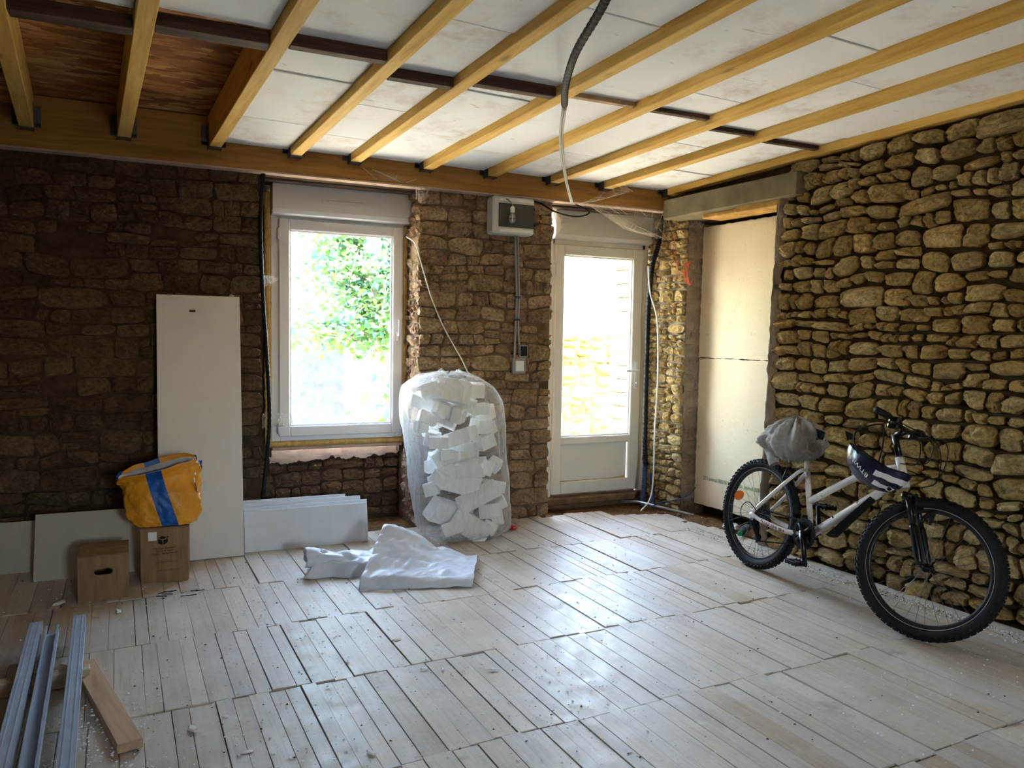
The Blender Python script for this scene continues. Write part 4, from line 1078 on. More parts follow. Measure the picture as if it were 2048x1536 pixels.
# ------------------------------------------------------------------ bicycle (local X forward, Y to its left = the wall, Z up)
bf = Vector((-.04498, -.99899, 0)); bu = Vector((.1295, -.00583, .99156)); ba = bu.cross(bf)
BM = Matrix(((bf.x, ba.x, bu.x, 3.303), (bf.y, ba.y, bu.y, 3.653), (bf.z, ba.z, bu.z, 0), (0, 0, 0, 1)))
bike = empty('bicycle'); bike.matrix_world = BM
tag(bike, 'white mountain bike with red flecks leaning against the right stone wall', 'bicycle')
RX90 = Matrix.Rotation(R(90), 4, 'X')
WR = .338
def wheel(parent, M4, cass):
    w = empty('wheel', parent=parent); w.matrix_basis = M4
    # tyre: round carcass with rows of knobs
    m = MB(); rc, tr_ = WR-.030, .0255
    prof = [(rc+tr_*cos(a), tr_*1.0*sin(a)) for a in [2*pi*k/14 for k in range(14)]]
    m.lathe(prof, 72, RX90, 0, True, True)
    for k in range(64):
        a = 2*pi*k/64
        for row, (dr, dy, sz) in enumerate(((.0255, 0.0, (.014, .016, .009)), (.021, .0155, (.012, .011, .010)), (.021, -.0155, (.012, .011, .010)), (.011, .0235, (.010, .008, .008)), (.011, -.0235, (.010, .008, .008)))):
            aa = a+(pi/64 if row in (0, 3, 4) else 0)
            T = Matrix.Rotation(-aa, 4, 'Y') @ Matrix.Translation((rc+dr, dy, 0)) @ Matrix.Rotation(R(-35 if dy > 0 else 35)*(row > 0)*-1, 4, 'Z')
            m.box((0, 0, 0), (sz[2], sz[1], sz[0]), T)
    m.build('tyre', M['black_rubber'], w)
    m = MB(); r0 = WR-.056
    m.lathe([(r0+.004, .012), (r0-.014, .010), (r0-.020, .004), (r0-.020, -.004), (r0-.014, -.010), (r0+.004, -.012)], 72, RX90, 0, True, True)
    for s in (-1, 1): m.lathe([(r0+.002, s*.0128), (r0-.001, s*.0130)], 72, RX90, 1, True)
    m.build('rim', [M['rim_metal'], M['rim_line']], w)
    m = MB(); m.lathe([(0, -.05), (.008, -.05), (.008, -.034), (.021, -.032), (.021, -.028), (.012, -.024), (.012, .024), (.021, .028), (.021, .032), (.008, .034), (.008, .05), (0, .05)], 20, RX90)
    m.build('hub', M['dark_metal'], w)
    sm = MB(); a0 = Vector((.0, .030, .020)); sm.tube([(0, .030, .020), (0, .002, r0-.018)], .0011, 4, False); sme = sm.mesh('spoke', M['spoke'])
    for k in range(32):
        a = 2*pi*k/32; side = 1 if k % 2 else -1
        o = link('spoke', sme, w); tw = .42*(1 if (k//2) % 2 else -1)
        # cross-laced: the hub end is turned against the rim end
        p0 = Matrix.Rotation(a+tw, 4, 'Y') @ Vector((0, side*.030, .020)); p1 = Matrix.Rotation(a, 4, 'Y') @ Vector((0, side*.002, r0-.018))
        d = p1-p0; q = Vector((0, 0, 1)).rotation_difference(d.normalized())
        o.matrix_basis = Matrix.Translation(p0) @ q.to_matrix().to_4x4() @ Matrix.Diagonal((1, 1, d.length/(r0-.038), 1)) @ Matrix.Rotation(0, 4, 'X') @ Matrix.Translation((0, -.030, -.020)) @ Matrix(((1, 0, 0, 0), (0, 1, 28/(1000*(r0-.038)), -.020*28/(1000*(r0-.038))), (0, 0, 1, 0), (0, 0, 0, 1)))
    if cass:
        m = MB()
        for k in range(6): m.lathe([(.012, -.030-.0045*k), (.052-.0055*k, -.030-.0045*k), (.052-.0055*k, -.0325-.0045*k), (.012, -.0325-.0045*k)], 24, RX90, 0, False)
        m.build('cassette', M['dark_metal'], w)
        m = MB(); m.lathe([(.03, -.0275), (.066, -.0275), (.066, -.0285), (.03, -.0285)], 32, RX90, 0, False, True); m.build('spoke_guard', M['dark_window'], w)
        m = MB(); pts = [(.042*cos(a)*(1 if abs(cos(a)) > .3 else .8), .030*sin(a)) for a in [2*pi*k/10 for k in range(10)]]
        vs = [(x, y, z) for y in (-.006, .004) for x, z in pts]; n = 10
        m.add(vs, [tuple(range(n)), tuple(range(n, 2*n))[::-1]]+[(i, n+i, n+(i+1) % n, (i+1) % n) for i in range(n)], 0, False, Matrix.Translation((-.195, -.012, .075)) @ Matrix.Rotation(R(-28), 4, 'Y'))
        m.build('reflector', M['orange_reflector'], w)
    return w
def bar(name, pts, r, mat, parent=bike, n=12):
    m = MB(); m.tube(pts, r, n); return m.build(name, mat, parent)
PT = M['bike_paint']; BP = M['black_gloss']
rear = wheel(bike, Matrix.Translation((0, 0, WR)), True)
BB = Vector((.440, 0, .318)); RA = Vector((0, 0, WR)); ST = Vector((.335, 0, .700)); HT0 = Vector((1.012, 0, .690)); HT1 = Vector((.950, 0, .832))
st = bar('seat_tube', [BB, ST, ST+(ST-BB)*.045], .0165, PT)
link('lettering', text_mesh('NAKAMURA', .030, M['red_ink']), st, (.3575, -.0172, .602), (R(90), R(-74.5), 0))
bar('top_tube', catmull([(.404, 0, .500), (.62, 0, .640), (.80, 0, .735), (.975, 0, .785)], 5), .0195, PT)
bar('down_tube', [BB+Vector((.01, 0, .005)), (1.005, 0, .745)], .0225, PT)
bar('head_tube', [HT0, HT1], .022, PT); bar('bottom_bracket', [BB+Vector((0, -.037, 0)), BB+Vector((0, .037, 0))], .021, M['dark_metal'])
for s in (-1, 1):
    bar('seat_stay', catmull([(.012, s*.062, .352), (.14, s*.056, .478), (.30, s*.030, .640), (.348, s*.012, .668)], 5), .0105, PT)
    c = bar('chain_stay', catmull([(.0, s*.064, .335), (.10, s*.064, .312), (.30, s*.050, .296), (.43, s*.022, .315)], 5), [.012]*5+[.0145]*5+[.015]*5+[.013], PT)
    m = MB(); m.box((0.004, s*.064, .338), (.045, .006, .05), ch=.01); m.build('dropout', PT, bike)
    if s < 0: link('lettering', text_mesh('NAKAMURA', .034, M['red_ink']), c, (.215, -.0745, .2985), (R(90), R(4), R(4)))
# drivetrain, near side
m = MB()
for k, r in enumerate((.086, .068, .050)):
    y = -.052+.008*k
    m.lathe([(r-.022, y-.0012), (r, y-.0012), (r, y+.0012), (r-.022, y+.0012)], 40, Matrix.Translation(BB) @ RX90 @ Matrix.Rotation(pi, 4, 'X'), 0, False, True)
    for q in range(40):
        a = 2*pi*q/40; m.box((BB.x+(r+.002)*cos(a), y, BB.z+(r+.002)*sin(a)), (.005, .002, .005))
for q in range(4):
    a = pi/4+pi/2*q; m.tube([BB+Vector((0, -.055, 0)), BB+Vector((.068*cos(a), -.052, .068*sin(a)))], .010, 6)
m.build('chainrings', M['dark_metal'], bike)
m = MB(); e1 = BB+Vector((.072, -.085, -.148)); m.tube([BB+Vector((0, -.066, .0)), BB+Vector((.02, -.072, -.04)), e1], [.018, .015, .012], 10); m.tube([BB+Vector((0, -.04, 0)), BB+Vector((0, -.078, 0))], .016, 12); m.build('crank', BP, bike)
m = MB(); e2 = BB+Vector((-.065, .085, .150)); m.tube([BB+Vector((0, .05, .0)), BB+Vector((-.02, .070, .04)), e2], [.018, .015, .012], 10); m.build('crank', BP, bike)
for e, s in ((e1, -1), (e2, 1)):
    m = MB(); c = e+Vector((0, s*.062, 0)); m.tube([e, e+Vector((0, s*.10, 0))], .007, 8)
    for dx in (-.038, .038): m.box(c+Vector((dx, 0, 0)), (.012, .085, .022), ch=.003)
    for dy in (-.040, 0, .040): m.box(c+Vector((0, dy, 0)), (.074, .010, .020), ch=.003)
    for dx in (-.038, -.013, .013, .038):
        for dy in (-.036, .036): m.box(c+Vector((dx, dy, .0)), (.006, .006, .030))
    m.build('pedal', M['black_plastic'], bike)
m = MB()
cas = Vector((0, -.046, WR)); ring_ = BB+Vector((0, -.046, 0)); tens = Vector((.075, -.050, .205))
def chain_line(p, q, n):
    for k in range(n):
        c = p.lerp(q, (k+.5)/n); d = (q-p).normalized(); a = math.atan2(d.z, d.x); m.box((0, 0, 0), ((q-p).length/n*.82, .007, .008 if k % 2 else .006), Matrix.Translation(c) @ Matrix.Rotation(-a, 4, 'Y'))
chain_line(cas+Vector((0, 0, .034)), ring_+Vector((-.01, 0, .068)), 36); chain_line(tens+Vector((0, 0, -.022)), ring_+Vector((0, 0, -.068)), 32)
chain_line(cas+Vector((.028, 0, -.024)), tens+Vector((.0, 0, .06)), 8)
m.build('chain', M['black_plastic'], bike)
m = MB(); m.box((.02, -.062, .285), (.05, .03, .05), ch=.01); m.tube([(.025, -.062, .29), (.045, -.06, .25), (.075, -.052, .205)], [.014, .012, .010], 8)
for p in ((.05, -.05, .262), (.075, -.05, .205)): m.tube([Vector(p)+Vector((0, -.008, 0)), Vector(p)+Vector((0, .006, 0))], .022, 16)
m.box((.078, -.058, .215), (.016, .004, .085), Matrix.Rotation(0, 4, 'Y')); m.tube(catmull([(.01, -.07, .30), (-.055, -.085, .30), (-.075, -.08, .36), (-.02, -.075, .40), (.08, -.07, .345)], 8), .0028, 6)
m.build('rear_derailleur', M['black_plastic'], bike)
m = MB(); m.box((.405, -.03, .40), (.02, .045, .035), ch=.006); m.box((.40, -.045, .375), (.06, .012, .03), ch=.005); m.build('front_derailleur', M['dark_metal'], bike)
m = MB()
for s in (-1, 1): m.tube([(.212, s*.046, .585), (.232, s*.04, .66)], .008, 8); m.box((.215, s*.030, .600), (.055, .012, .014), ch=.003)
m.tube([(.235, -.05, .66), (.235, .05, .655)], .003, 6); m.build('rear_brake', M['black_plastic'], bike)
# saddle and post
bar('seat_post', [ST, ST+(ST-BB).normalized()*.13], .0135, M['light_grey_plastic'])
m = MB()
def sad(a, b):
    x = -.115+.29*a; w = .058*(1-a)**.8*(1 if a < .75 else 1)+.020; w *= min(1, (a*9)**.5+.25)*(min(1, (1-a)*8)**.5 if a > .87 else 1)
    th = 2*pi*b; return (x, w*cos(th), .028*sin(th)*(1 if sin(th) > 0 else .8)-.012*(1-a)*0-.02*a)
m.grid(sad, 26, 16, 0, True)
m.tube([(.16, .03, -.040), (.05, .03, -.050), (-.06, .035, -.035)], .004, 6); m.tube([(.16, -.03, -.040), (.05, -.03, -.050), (-.06, -.035, -.035)], .004, 6)
m.add([(.178, .0, -.033), (.10, -.022, -.024), (.10, -.024, -.030), (.178, -.001, -.040)], [(0, 1, 2, 3)], 1)
m.build('saddle', [M['black_plastic'], M['white_ink']], bike, (.262, 0, .905), (0, R(4), 0))
# fork, front wheel and bars turn together about the steering axis
SA = (HT1-HT0).normalized(); STEER = R(22)
SM = Matrix.Translation(HT0) @ Matrix.Rotation(STEER, 4, SA) @ Matrix.Translation(-HT0)
FAX = Vector((1.190, 0, WR))
front = wheel(bike, SM @ Matrix.Translation(FAX), False)
def fpart(name, mb_, mat):
    o = mb_.build(name, mat, bike); o.matrix_basis = SM; return o
m = MB()
CR = HT0-SA*.045+Vector((.012, 0, 0))
for s in (-1, 1):
    up_ = CR+Vector((.01, s*.055, -.005)); dn = FAX+Vector((-.018, s*.058, .005)); md_ = up_.lerp(dn, .42)
    m.tube([up_+(up_-dn)*.05, md_], .0145, 12); m.tube([md_, up_.lerp(dn, .46), dn+(up_-dn)*.06, dn], [.0185, .020, .018, .013], 12); m.tube([dn, dn+Vector((.018, 0, -.005))], .011, 8)
m.box(CR, (.05, .14, .04), ch=.012); m.tube(catmull([CR.lerp(FAX, .42)+Vector((.03, -.058, .03)), CR.lerp(FAX, .42)+Vector((.055, 0, .09)), CR.lerp(FAX, .42)+Vector((.03, .058, .03))], 6), .012, 8)
fpart('fork', m, BP)
m = MB()
for s in (-1, 1): m.tube([CR+Vector((.055, s*.05, -.055)), CR+Vector((.04, s*.045, .02))], .009, 8); m.box(CR+Vector((.06, s*.03, -.045)), (.05, .012, .014), ch=.003)
fpart('front_brake', m, M['black_plastic'])
m = MB(); TOP = HT1+SA*.125
m.tube([HT1, TOP], .0165, 12); m.tube([TOP-SA*.012, TOP+Vector((.055, 0, .028))], .017, 12); fpart('stem', m, BP)
BC = TOP+Vector((.055, 0, .028)); m = MB()
bpts = catmull([BC+Vector((-.035, -.31, .030)), BC+Vector((-.018, -.17, .026)), BC+Vector((0, -.06, 0)), BC, BC+Vector((0, .06, 0)), BC+Vector((-.018, .17, .026)), BC+Vector((-.035, .31, .030))], 6)
m.tube(bpts, .0125, 10); fpart('handlebar', m, BP)
for s in (-1, 1):
    m = MB(); m.tube([BC+Vector((-.023, s*.20, .027)), BC+Vector((-.036, s*.318, .031))], [.0175, .0165], 12); fpart('grip', m, M['black_rubber'])
    m = MB(); m.box(BC+Vector((.0, s*.165, .016)), (.05, .05, .035), ch=.008); m.tube(catmull([BC+Vector((.02, s*.16, .012)), BC+Vector((.045, s*.20, -.002)), BC+Vector((.035, s*.29, -.012))], 5), .007, 8); m.box(BC+Vector((-.012, s*.145, -.01)), (.05, .03, .025), ch=.006)
    fpart('brake_lever', m, BP)
m = MB()
for (p0, c1, c2, p1) in ((BC+Vector((.03, -.14, .01)), BC+Vector((.19, -.10, -.06)), BC+Vector((.20, -.03, -.22)), CR+Vector((.04, -.03, .05))),
                         (BC+Vector((.03, .14, .01)), BC+Vector((.16, .12, -.03)), BC+Vector((.17, .05, -.20)), HT1+Vector((.03, .03, -.05))),
                         (BC+Vector((.02, .12, -.01)), BC+Vector((.11, .06, -.02)), BC+Vector((.12, .02, -.14)), HT1+Vector((.02, .025, -.02))),
                         (BC+Vector((.02, -.12, -.01)), BC+Vector((.10, -.09, -.05)), BC+Vector((.10, -.05, -.16)), HT1+Vector((.02, -.025, -.03)))):
    m.tube(catmull([p0, c1, c2, p1], 8), .0027, 6)
fpart('cables', m, M['black_plastic'])
m = MB()   # mudguard strapped under the down tube
def mg(a, b): 
    p = Vector((.575, 0, .372)).lerp(Vector((.835, 0, .612)), a); w = .055*(1-.35*a); th = (b-.5)*2.2
    nrm = Vector((.68, 0, -.735)); return p + Vector((0, w*sin(th), 0)) + nrm*(.018+.028*(1-a)-.030*(1-cos(th)))
m.grid(mg, 10, 10); m.tube([(.60, -.028, .455), (.61, 0, .42), (.60, .028, .455)], .004, 6); m.build('mudguard', M['black_plastic'], bike)

# helmet hung upside down on the bars
hc = BM @ Vector((.955, -.14, .805))
t = empty('bicycle_helmet', hc); tag(t, 'dark blue cycling helmet hanging upside down from the handlebar', 'helmet')
HMx = BM.to_3x3().to_4x4() @ Matrix.Rotation(R(24), 4, 'Y') @ Matrix.Rotation(R(-14), 4, 'X') @ Matrix.Rotation(R(8), 4, 'Z')
def dome(a, b, k=1.0):
    th = 2*pi*a; ph = pi/2*b; r = cos(ph)**.75 if b < 1 else 0
    x = .172*r*cos(th)*k+.02*(sin(ph)); y = .108*r*sin(th)*k; z = -.132*sin(ph)*k+.022*cos(th)*(1-b)+.012*(1-b)*cos(2*th)
    gr = .006*max(0, sin(5*pi*(sin(th)*r)))*(1-b)*b*4
    return HMx @ Vector((x, y, z+gr))
m = MB(); m.grid(lambda a, b: dome(a, b), 48, 14, 0, True, True)
for i, f in enumerate(m.f):
    cx_ = sum((HMx.inverted() @ Vector(m.v[j])).x for j in f)/len(f); j_ = i % 48; b_ = i//48
    if cx_ > .075 and b_ in (2, 3, 6, 7) : m.m[i] = 1
shell = m.build('shell', [M['navy'], M['white_ink']], t)
m = MB(); m.grid(lambda a, b: dome(a, b, .86), 40, 10, 0, True, True); m.grid(lambda a, b: dome(a, 0, .86+.14*b), 48, 2, 0, True, True); m.build('padding', M['black_plastic'], t)
for k in range(4):
    m = MB(); a0_ = -.25+.035*k-.12*(k % 2)
    for (aa, bb) in ((-.03, .30), (.03, .52)):
        th = 2*pi*(.86+.05*k+aa); m.v.append(tuple(HMx @ Vector((.0, 0, 0))))
    m = MB(); c0 = dome(.90+.035*k, .30+.15*(k % 2)); c1 = dome(.93+.035*k, .36+.15*(k % 2)); nrm = (c0-Vector((0, 0, 0))).normalized()
    m.tube([c0*1.01, c0.lerp(c1, .5)*1.012, c1*1.01], [.004, .011, .004], 8); m.build('vent', M['black_plastic'], t)
m = MB(); m.grid(lambda a, b: HMx @ Vector((-.168-.055*b, (-.055+.11*a)*(1-.3*b), .012+.012*b-.02*(2*a-1)**2*(1-b))), 8, 4); m.build('visor', M['black_plastic'], t)
mm = text_mesh("BTWIN", .040, M['white_ink'])
o = link('lettering', mm, t); pB = dome(.770, .50); nB = Vector((0, -1, -.55)).normalized()
o.matrix_basis = Matrix.Translation(HMx @ Vector((-.005, -.107, -.064))) @ HMx @ Matrix.Rotation(R(90+38), 4, 'X') @ Matrix.Rotation(R(180-18), 4, 'Z')
m = MB(); cA, cB, cC = dome(.72, 0), BC_ if False else dome(.72, 0)+Vector((0, 0, .0)), dome(.28, 0)
strap = [dome(.70, .02), dome(.70, .02)+Vector((.01, .03, .10)), BM @ Vector((.93, -.13, .985))-hc, dome(.30, .02)+Vector((0, -.02, .10)), dome(.30, .02)]
m.tube(catmull(strap, 6), .004, 6); m.build('strap', M['black_plastic'], t)

# garment bundled over the saddle
t = empty('grey_garment', BM @ Vector((.21, 0, .82))); tag(t, 'crumpled grey garment draped over the bicycle saddle', 'clothing')
GM = BM.to_3x3().to_4x4()
m = MB()
def garm(a, b):
    th = 2*pi*a; ph = -pi/2+pi*b; c, s = cos(ph)*cos(th), cos(ph)*sin(th); z = sin(ph)
    fold = abs(n2(cos(th)*3.2, sin(th)*3.2, z*.8+3))                     # folds run from the crown downwards
    f = .98+.55*fold*(1-.5*abs(z))+.14*abs(n2(c*7+z*2, s*7, z*2.2))+.05*n2(c*3, s*3, z*3)
    x = .20*c*f; y = .13*s*f; zz = .135*z*(.9+.25*fold)+.01*n2(c*5, s*5, 2)
    if c < 0: zz = zz*(1+.42*c)-.045*c*c*1.0; x *= 1.06
    else: zz = zz*(1-.05*c); x *= .93
    return GM @ Vector((x-.010, y, zz+.006))
m.grid(garm, 110, 64, 0, True, True); m.build('bundle', M['cloth_grey'], t)
m = MB()
def sleeve(a, b):
    p = Vector((-.115, -.06, -.06)).lerp(Vector((-.045, -.085, -.155)), b)+Vector((.0, 0, 0)); r = .052*(1-.35*b)*(1+.2*n2(a*5, b*4, 2)); th = 2*pi*a
    return GM @ (p+Vector((r*cos(th)*.9, r*sin(th)*.7, r*.5*cos(th))))
m.grid(sleeve, 24, 12, 0, True, True); m.build('sleeve', M['cloth_grey'], t)

# ------------------------------------------------------------------ conduits, cables and wiring
def corrugated(name, pts, r, mat, label, cat='conduit', per=60, n=8, group=None):
    c = catmull(pts, per); m = MB(); m.tube(c, [r*(1.08 if (i//2) % 2 else .92) for i in range(len(c))], n)
    o = m.build(name, mat); tag(o, label, cat, group); return o
def cable(name, pts, r, mat, label, cat='cable', per=10, n=6):
    m = MB(); m.tube(catmull(pts, per), r, n); o = m.build(name, mat); tag(o, label, cat); return o
corrugated('conduit', [(.603, 5.33, 2.45), (.585, 5.33, 2.10), (.600, 5.335, 1.62), (.622, 5.335, 1.25), (.638, 5.34, .80), (.600, 5.33, .36), (.572, 5.31, .12), (.565, 5.30, .02)], .013, M['black_plastic'], 'black conduit running down left of the window', per=50)
cable('cable', [(1.655, 5.60, 2.13), (1.66, 5.40, 2.06), (1.672, 5.30, 1.92), (1.75, 5.30, 1.68), (1.85, 5.30, 1.46), (1.98, 5.29, 1.24), (2.05, 5.27, 1.10), (2.16, 5.26, .95), (2.26, 5.25, .75), (2.28, 5.22, .4)], .005, M['white_cable'], 'thin white cable hanging from the window corner down behind the clear bag')
corrugated('conduit', [(3.80, 5.42, 2.42), (3.79, 5.44, 2.20), (3.745, 5.46, 2.0), (3.735, 5.48, 1.7), (3.745, 5.50, 1.3), (3.745, 5.50, .8), (3.74, 5.48, .42), (3.735, 5.45, .32)], .021, M['black_plastic'], 'thick black conduit bundle running down right of the door', per=40)
corrugated('conduit', [(3.742, 5.48, .36), (3.72, 5.45, .2), (3.69, 5.42, .06), (3.66, 5.38, -.01)], .021, M['blue_plastic'], 'short dark blue conduit at the foot of the door, left one', per=30)
corrugated('conduit', [(3.80, 5.47, .25), (3.78, 5.42, .14), (3.75, 5.36, .04), (3.73, 5.33, -.01)], .018, M['blue_plastic'], 'short dark blue conduit with brown tip beside the door foot', per=20)
cable('cable', [(3.64, 5.36, 2.0), (3.645, 5.33, 1.78), (3.70, 5.30, 1.55), (3.715, 5.29, 1.1), (3.70, 5.29, .65), (3.69, 5.28, .25), (3.64, 5.25, .08), (3.50, 5.17, .012)], .006, M['white_cable'], 'white cable hanging down the pillar right of the door')
corrugated('conduit', [(1.30, 2.12, 2.545), (1.36, 2.32, 2.515), (1.47, 2.70, 2.505), (1.62, 3.06, 2.505), (1.785, 3.38, 2.528)], .016, M['black_plastic'], 'thick black conduit hanging under the ceiling joists', per=36)
m = MB()
for dx in (-.006, .006): m.tube(catmull([(1.785+dx, 3.38, 2.520), (2.00+dx, 3.82, 2.49), (2.30+dx, 4.35, 2.475), (2.60+dx, 4.85, 2.46), (2.83+dx, 5.20, 2.415)], 10), .0065, 6)
o = m.build('cable_pair', M['grey_cable']); tag(o, 'pair of grey cables crossing below the ceiling towards the door', 'cable')
cable('cable', [(2.45, 5.30, 2.43), (2.62, 5.33, 2.42), (2.76, 5.32, 2.36), (2.92, 5.28, 2.335), (3.02, 5.27, 2.375), (2.88, 5.24, 2.42)], .006, M['black_plastic'], 'thin dark cable looping across the top of the door')
m = MB()
for k in range(4):
    pts = [Vector((3.80+.028*cos(a)+.01*k*.4, 5.06-.012*k, 1.93+.085*sin(a)+.01*sin(3*a+k))) for a in [pi*.35+(pi*1.35)*i/14+.08*k for i in range(15)]]
    m.tube(pts, .0028, 5, False)
o = m.build('wire_coil', M['orange_wire']); tag(o, 'loops of orange wire on the pillar beside the foam panel', 'wire')
m = MB()
for k, pts in enumerate(([(3.79, 5.40, 2.28), (3.80, 5.30, 2.20), (3.80, 5.26, 2.10), (3.81, 5.2, 1.98)], [(3.80, 5.24, 2.28), (3.79, 5.2, 2.1), (3.80, 5.16, 1.9)])):
    m.tube(catmull(pts, 6), .0022, 5)
o = m.build('thin_wire', M['orange_wire']); tag(o, 'thin orange wires dangling on the pillar top', 'wire')
m = MB(); m.tube([(3.575, 5.56, .005), (3.63, 5.40, .03), (3.815, 4.895, .012)], .011, 10); o = m.build('metal_rod', M['steel']); tag(o, 'thin grey metal rod lying on the boards near the door', 'rod')
m = MB()
for k in range(2): m.tube(catmull([(3.62+.05*k, 5.25, .012), (3.74+.04*k, 5.20, .06), (3.82+.05*k, 5.06, .11+.02*k), (3.87+.07*k, 5.04, .17+.03*k)], 6), .004, 6)
o = m.build('grey_wires', M['blue_plastic']); tag(o, 'two thin blue grey wires at the foot of the pillar', 'wire')

# distribution box
t = empty('electrical_box', (2.355, 5.345, 2.155)); tag(t, 'grey electrical distribution box with smoked door above the pier', 'electrical box')
m = MB(); m.box((0, -.065, .135), (.335, .13, .270), ch=.014); m.build('housing', M['light_grey_plastic'], t)
m = MB(); m.box((.018, -.133, .133), (.285, .008, .172), ch=.004); m.build('smoked_door', M['dark_window'], t)
for zz in (.245, .023): m = MB(); m.box((.018, -.132, zz), (.27, .004, .026), ch=.002); m.build('cover_strip', M['pvc_warm'], t)
m = MB()
for zz in (.075, .19): m.box((.163, -.132, zz), (.012, .012, .02), ch=.003)
m.build('latch', M['dark_metal'], t)
t = empty('bare_bulb', (2.315, 5.155, 2.235)); tag(t, 'unlit clear light bulb hanging in front of the electrical box', 'light bulb')
m = MB(); m.lathe([(.0, -.012), (.012, -.010), (.024, .002), (.030, .020), (.028, .036), (.019, .052), (.014, .064), (.013, .072)], 24); m.build('glass_bulb', M['bulb_glass'], t)
m = MB(); m.lathe([(0, .066), (.0155, .066), (.0165, .084), (.0165, .100), (.011, .108), (.004, .112), (0, .112)], 20); m.build('lamp_holder', M['pvc_warm'], t)
m = MB(); m.lathe([(.004, .0), (.0045, .05)], 8); m.tube([(-.010, 0, .03), (0, 0, .034), (.010, 0, .03)], .0006, 4); m.build('filament', M['light_grey_plastic'], t)
m = MB(); m.tube(catmull([(0, 0, .112), (-.004, .01, .135), (-.022, .05, .165), (-.045, .085, .187), (-.055, .105, .20)], 6), .004, 6); m.tube(catmull([(.0, .002, .112), (-.002, .02, .14), (-.016, .06, .172), (-.04, .105, .196)], 6), .003, 6); m.build('flex', M['grey_cable'], t)
for i, (xa, lab) in enumerate(((2.416, 'left grey conduit down from the electrical box to the switches'), (2.436, 'right grey conduit down from the electrical box to the switches'))):
    z1 = (1.24, 1.335)[i]
    m = MB(); m.tube(catmull([(xa-.01, 5.30, 2.16), (xa+.004, 5.312, 1.95), (xa+.016, 5.314, 1.7), (xa+.012, 5.314, 1.5), (xa+.02*i+.004, 5.314, z1)], 8), .0085, 10); o = m.build('grey_conduit', M['grey_cable']); tag(o, lab, 'conduit', 'grey conduits on the pier')
    if i == 0:
        for zz in (1.70, 1.53):
            q = MB(); q.tube([(xa+.024, 5.314, zz-.007), (xa+.024, 5.314, zz+.007)], .021, 12); q.build('tie', M['tape_blue'], o)
t = empty('wall_switch', (2.462, 5.325, 1.185)); tag(t, 'white rocker switch on a grey back box low on the pier', 'switch')
m = MB(); m.box((0, 0, 0), (.108, .03, .125), ch=.006); m.build('back_box', M['grey_cable'], t); m = MB(); m.box((0, -.02, -.005), (.066, .014, .078), ch=.004); m.build('rocker', M['pvc'], t)
m = MB(); m.tube(catmull([(-.03, -.012, .045), (-.015, -.022, .062), (.0, -.014, .058)], 5), .004, 6); m.build('wire_ends', M['orange_wire'], t)
t = empty('control_unit', (2.494, 5.318, 1.293)); tag(t, 'small dark faced control unit just above the white switch', 'switch')
m = MB(); m.box((0, 0, 0), (.074, .032, .092), ch=.006); m.build('housing', M['grey_cable'], t); m = MB(); m.box((0, -.017, 0), (.056, .006, .072), ch=.004); m.build('dark_face', M['black_plastic'], t)

# ------------------------------------------------------------------ metal profiles and timber at lower left
def profile(loc_far, loc_near, open_up, label):
    f, n_ = Vector(loc_far), Vector(loc_near); d = (n_-f); L = d.length; d.normalize(); s = Vector((d.y, -d.x, 0)).normalized()*-1; u = s.cross(d)
    if u.z < 0: u = -u; 
    M4 = Matrix(((s.x, d.x, u.x, f.x), (s.y, d.y, u.y, f.y), (s.z, d.z, u.z, f.z), (0, 0, 0, 1)))
    t = empty('metal_profile'); t.matrix_world = M4; tag(t, label, 'metal profile', 'galvanised profiles on the floor')
    m = MB(); W, Hh, th = .050, .038, .0014
    if open_up:
        m.box((0, L/2, th/2), (W, L, th)); zs = Hh/2
    else:
        m.box((0, L/2, Hh-th/2), (W, L, th)); zs = Hh/2
        for k in (-.012, .012): m.box((k, L/2, Hh+.0006), (.004, L, .0014))
    for k in (-1, 1): m.box((k*(W/2-th/2), L/2, zs), (th, L, Hh)); m.box((k*(W/2-.004), L/2, Hh-th/2 if open_up else th/2), (.008, L, th))
    m.build('channel', M['galv'], t); return t
profile((-.528, 3.905, .066), (-.395, 1.60, .068), False, 'left one of three galvanised steel profiles, ridged')
profile((-.458, 3.840, .066), (-.318, 1.58, .068), True, 'middle galvanised steel profile, open side up')
profile((-.362, 3.935, .066), (-.222, 1.56, .068), False, 'right one of three galvanised steel profiles')
def timber(name, c, d, rz, mat, label, cat='timber'):
    t = MB(); t.box((0, 0, d[2]/2), d, ch=.003); o = t.build(name, mat, None, c, (0, 0, rz)); tag(o, label, cat); return o
timber('wood_block', (-.56, 3.385, .003), (.56, .055, .060), R(6), M['pale_wood'], 'pale timber crosspiece under the metal profiles')
timber('wood_offcut', (-.385, 3.46, .003), (.20, .045, .055), R(-40), M['pale_wood'], 'short pale timber offcut beside the crosspiece')
timber('brown_plank', (-.215, 3.165, .003), (.082, .80, .032), R(14.5), M['brown_plank'], 'brown plank lying on the floor beside the metal profiles', 'plank')

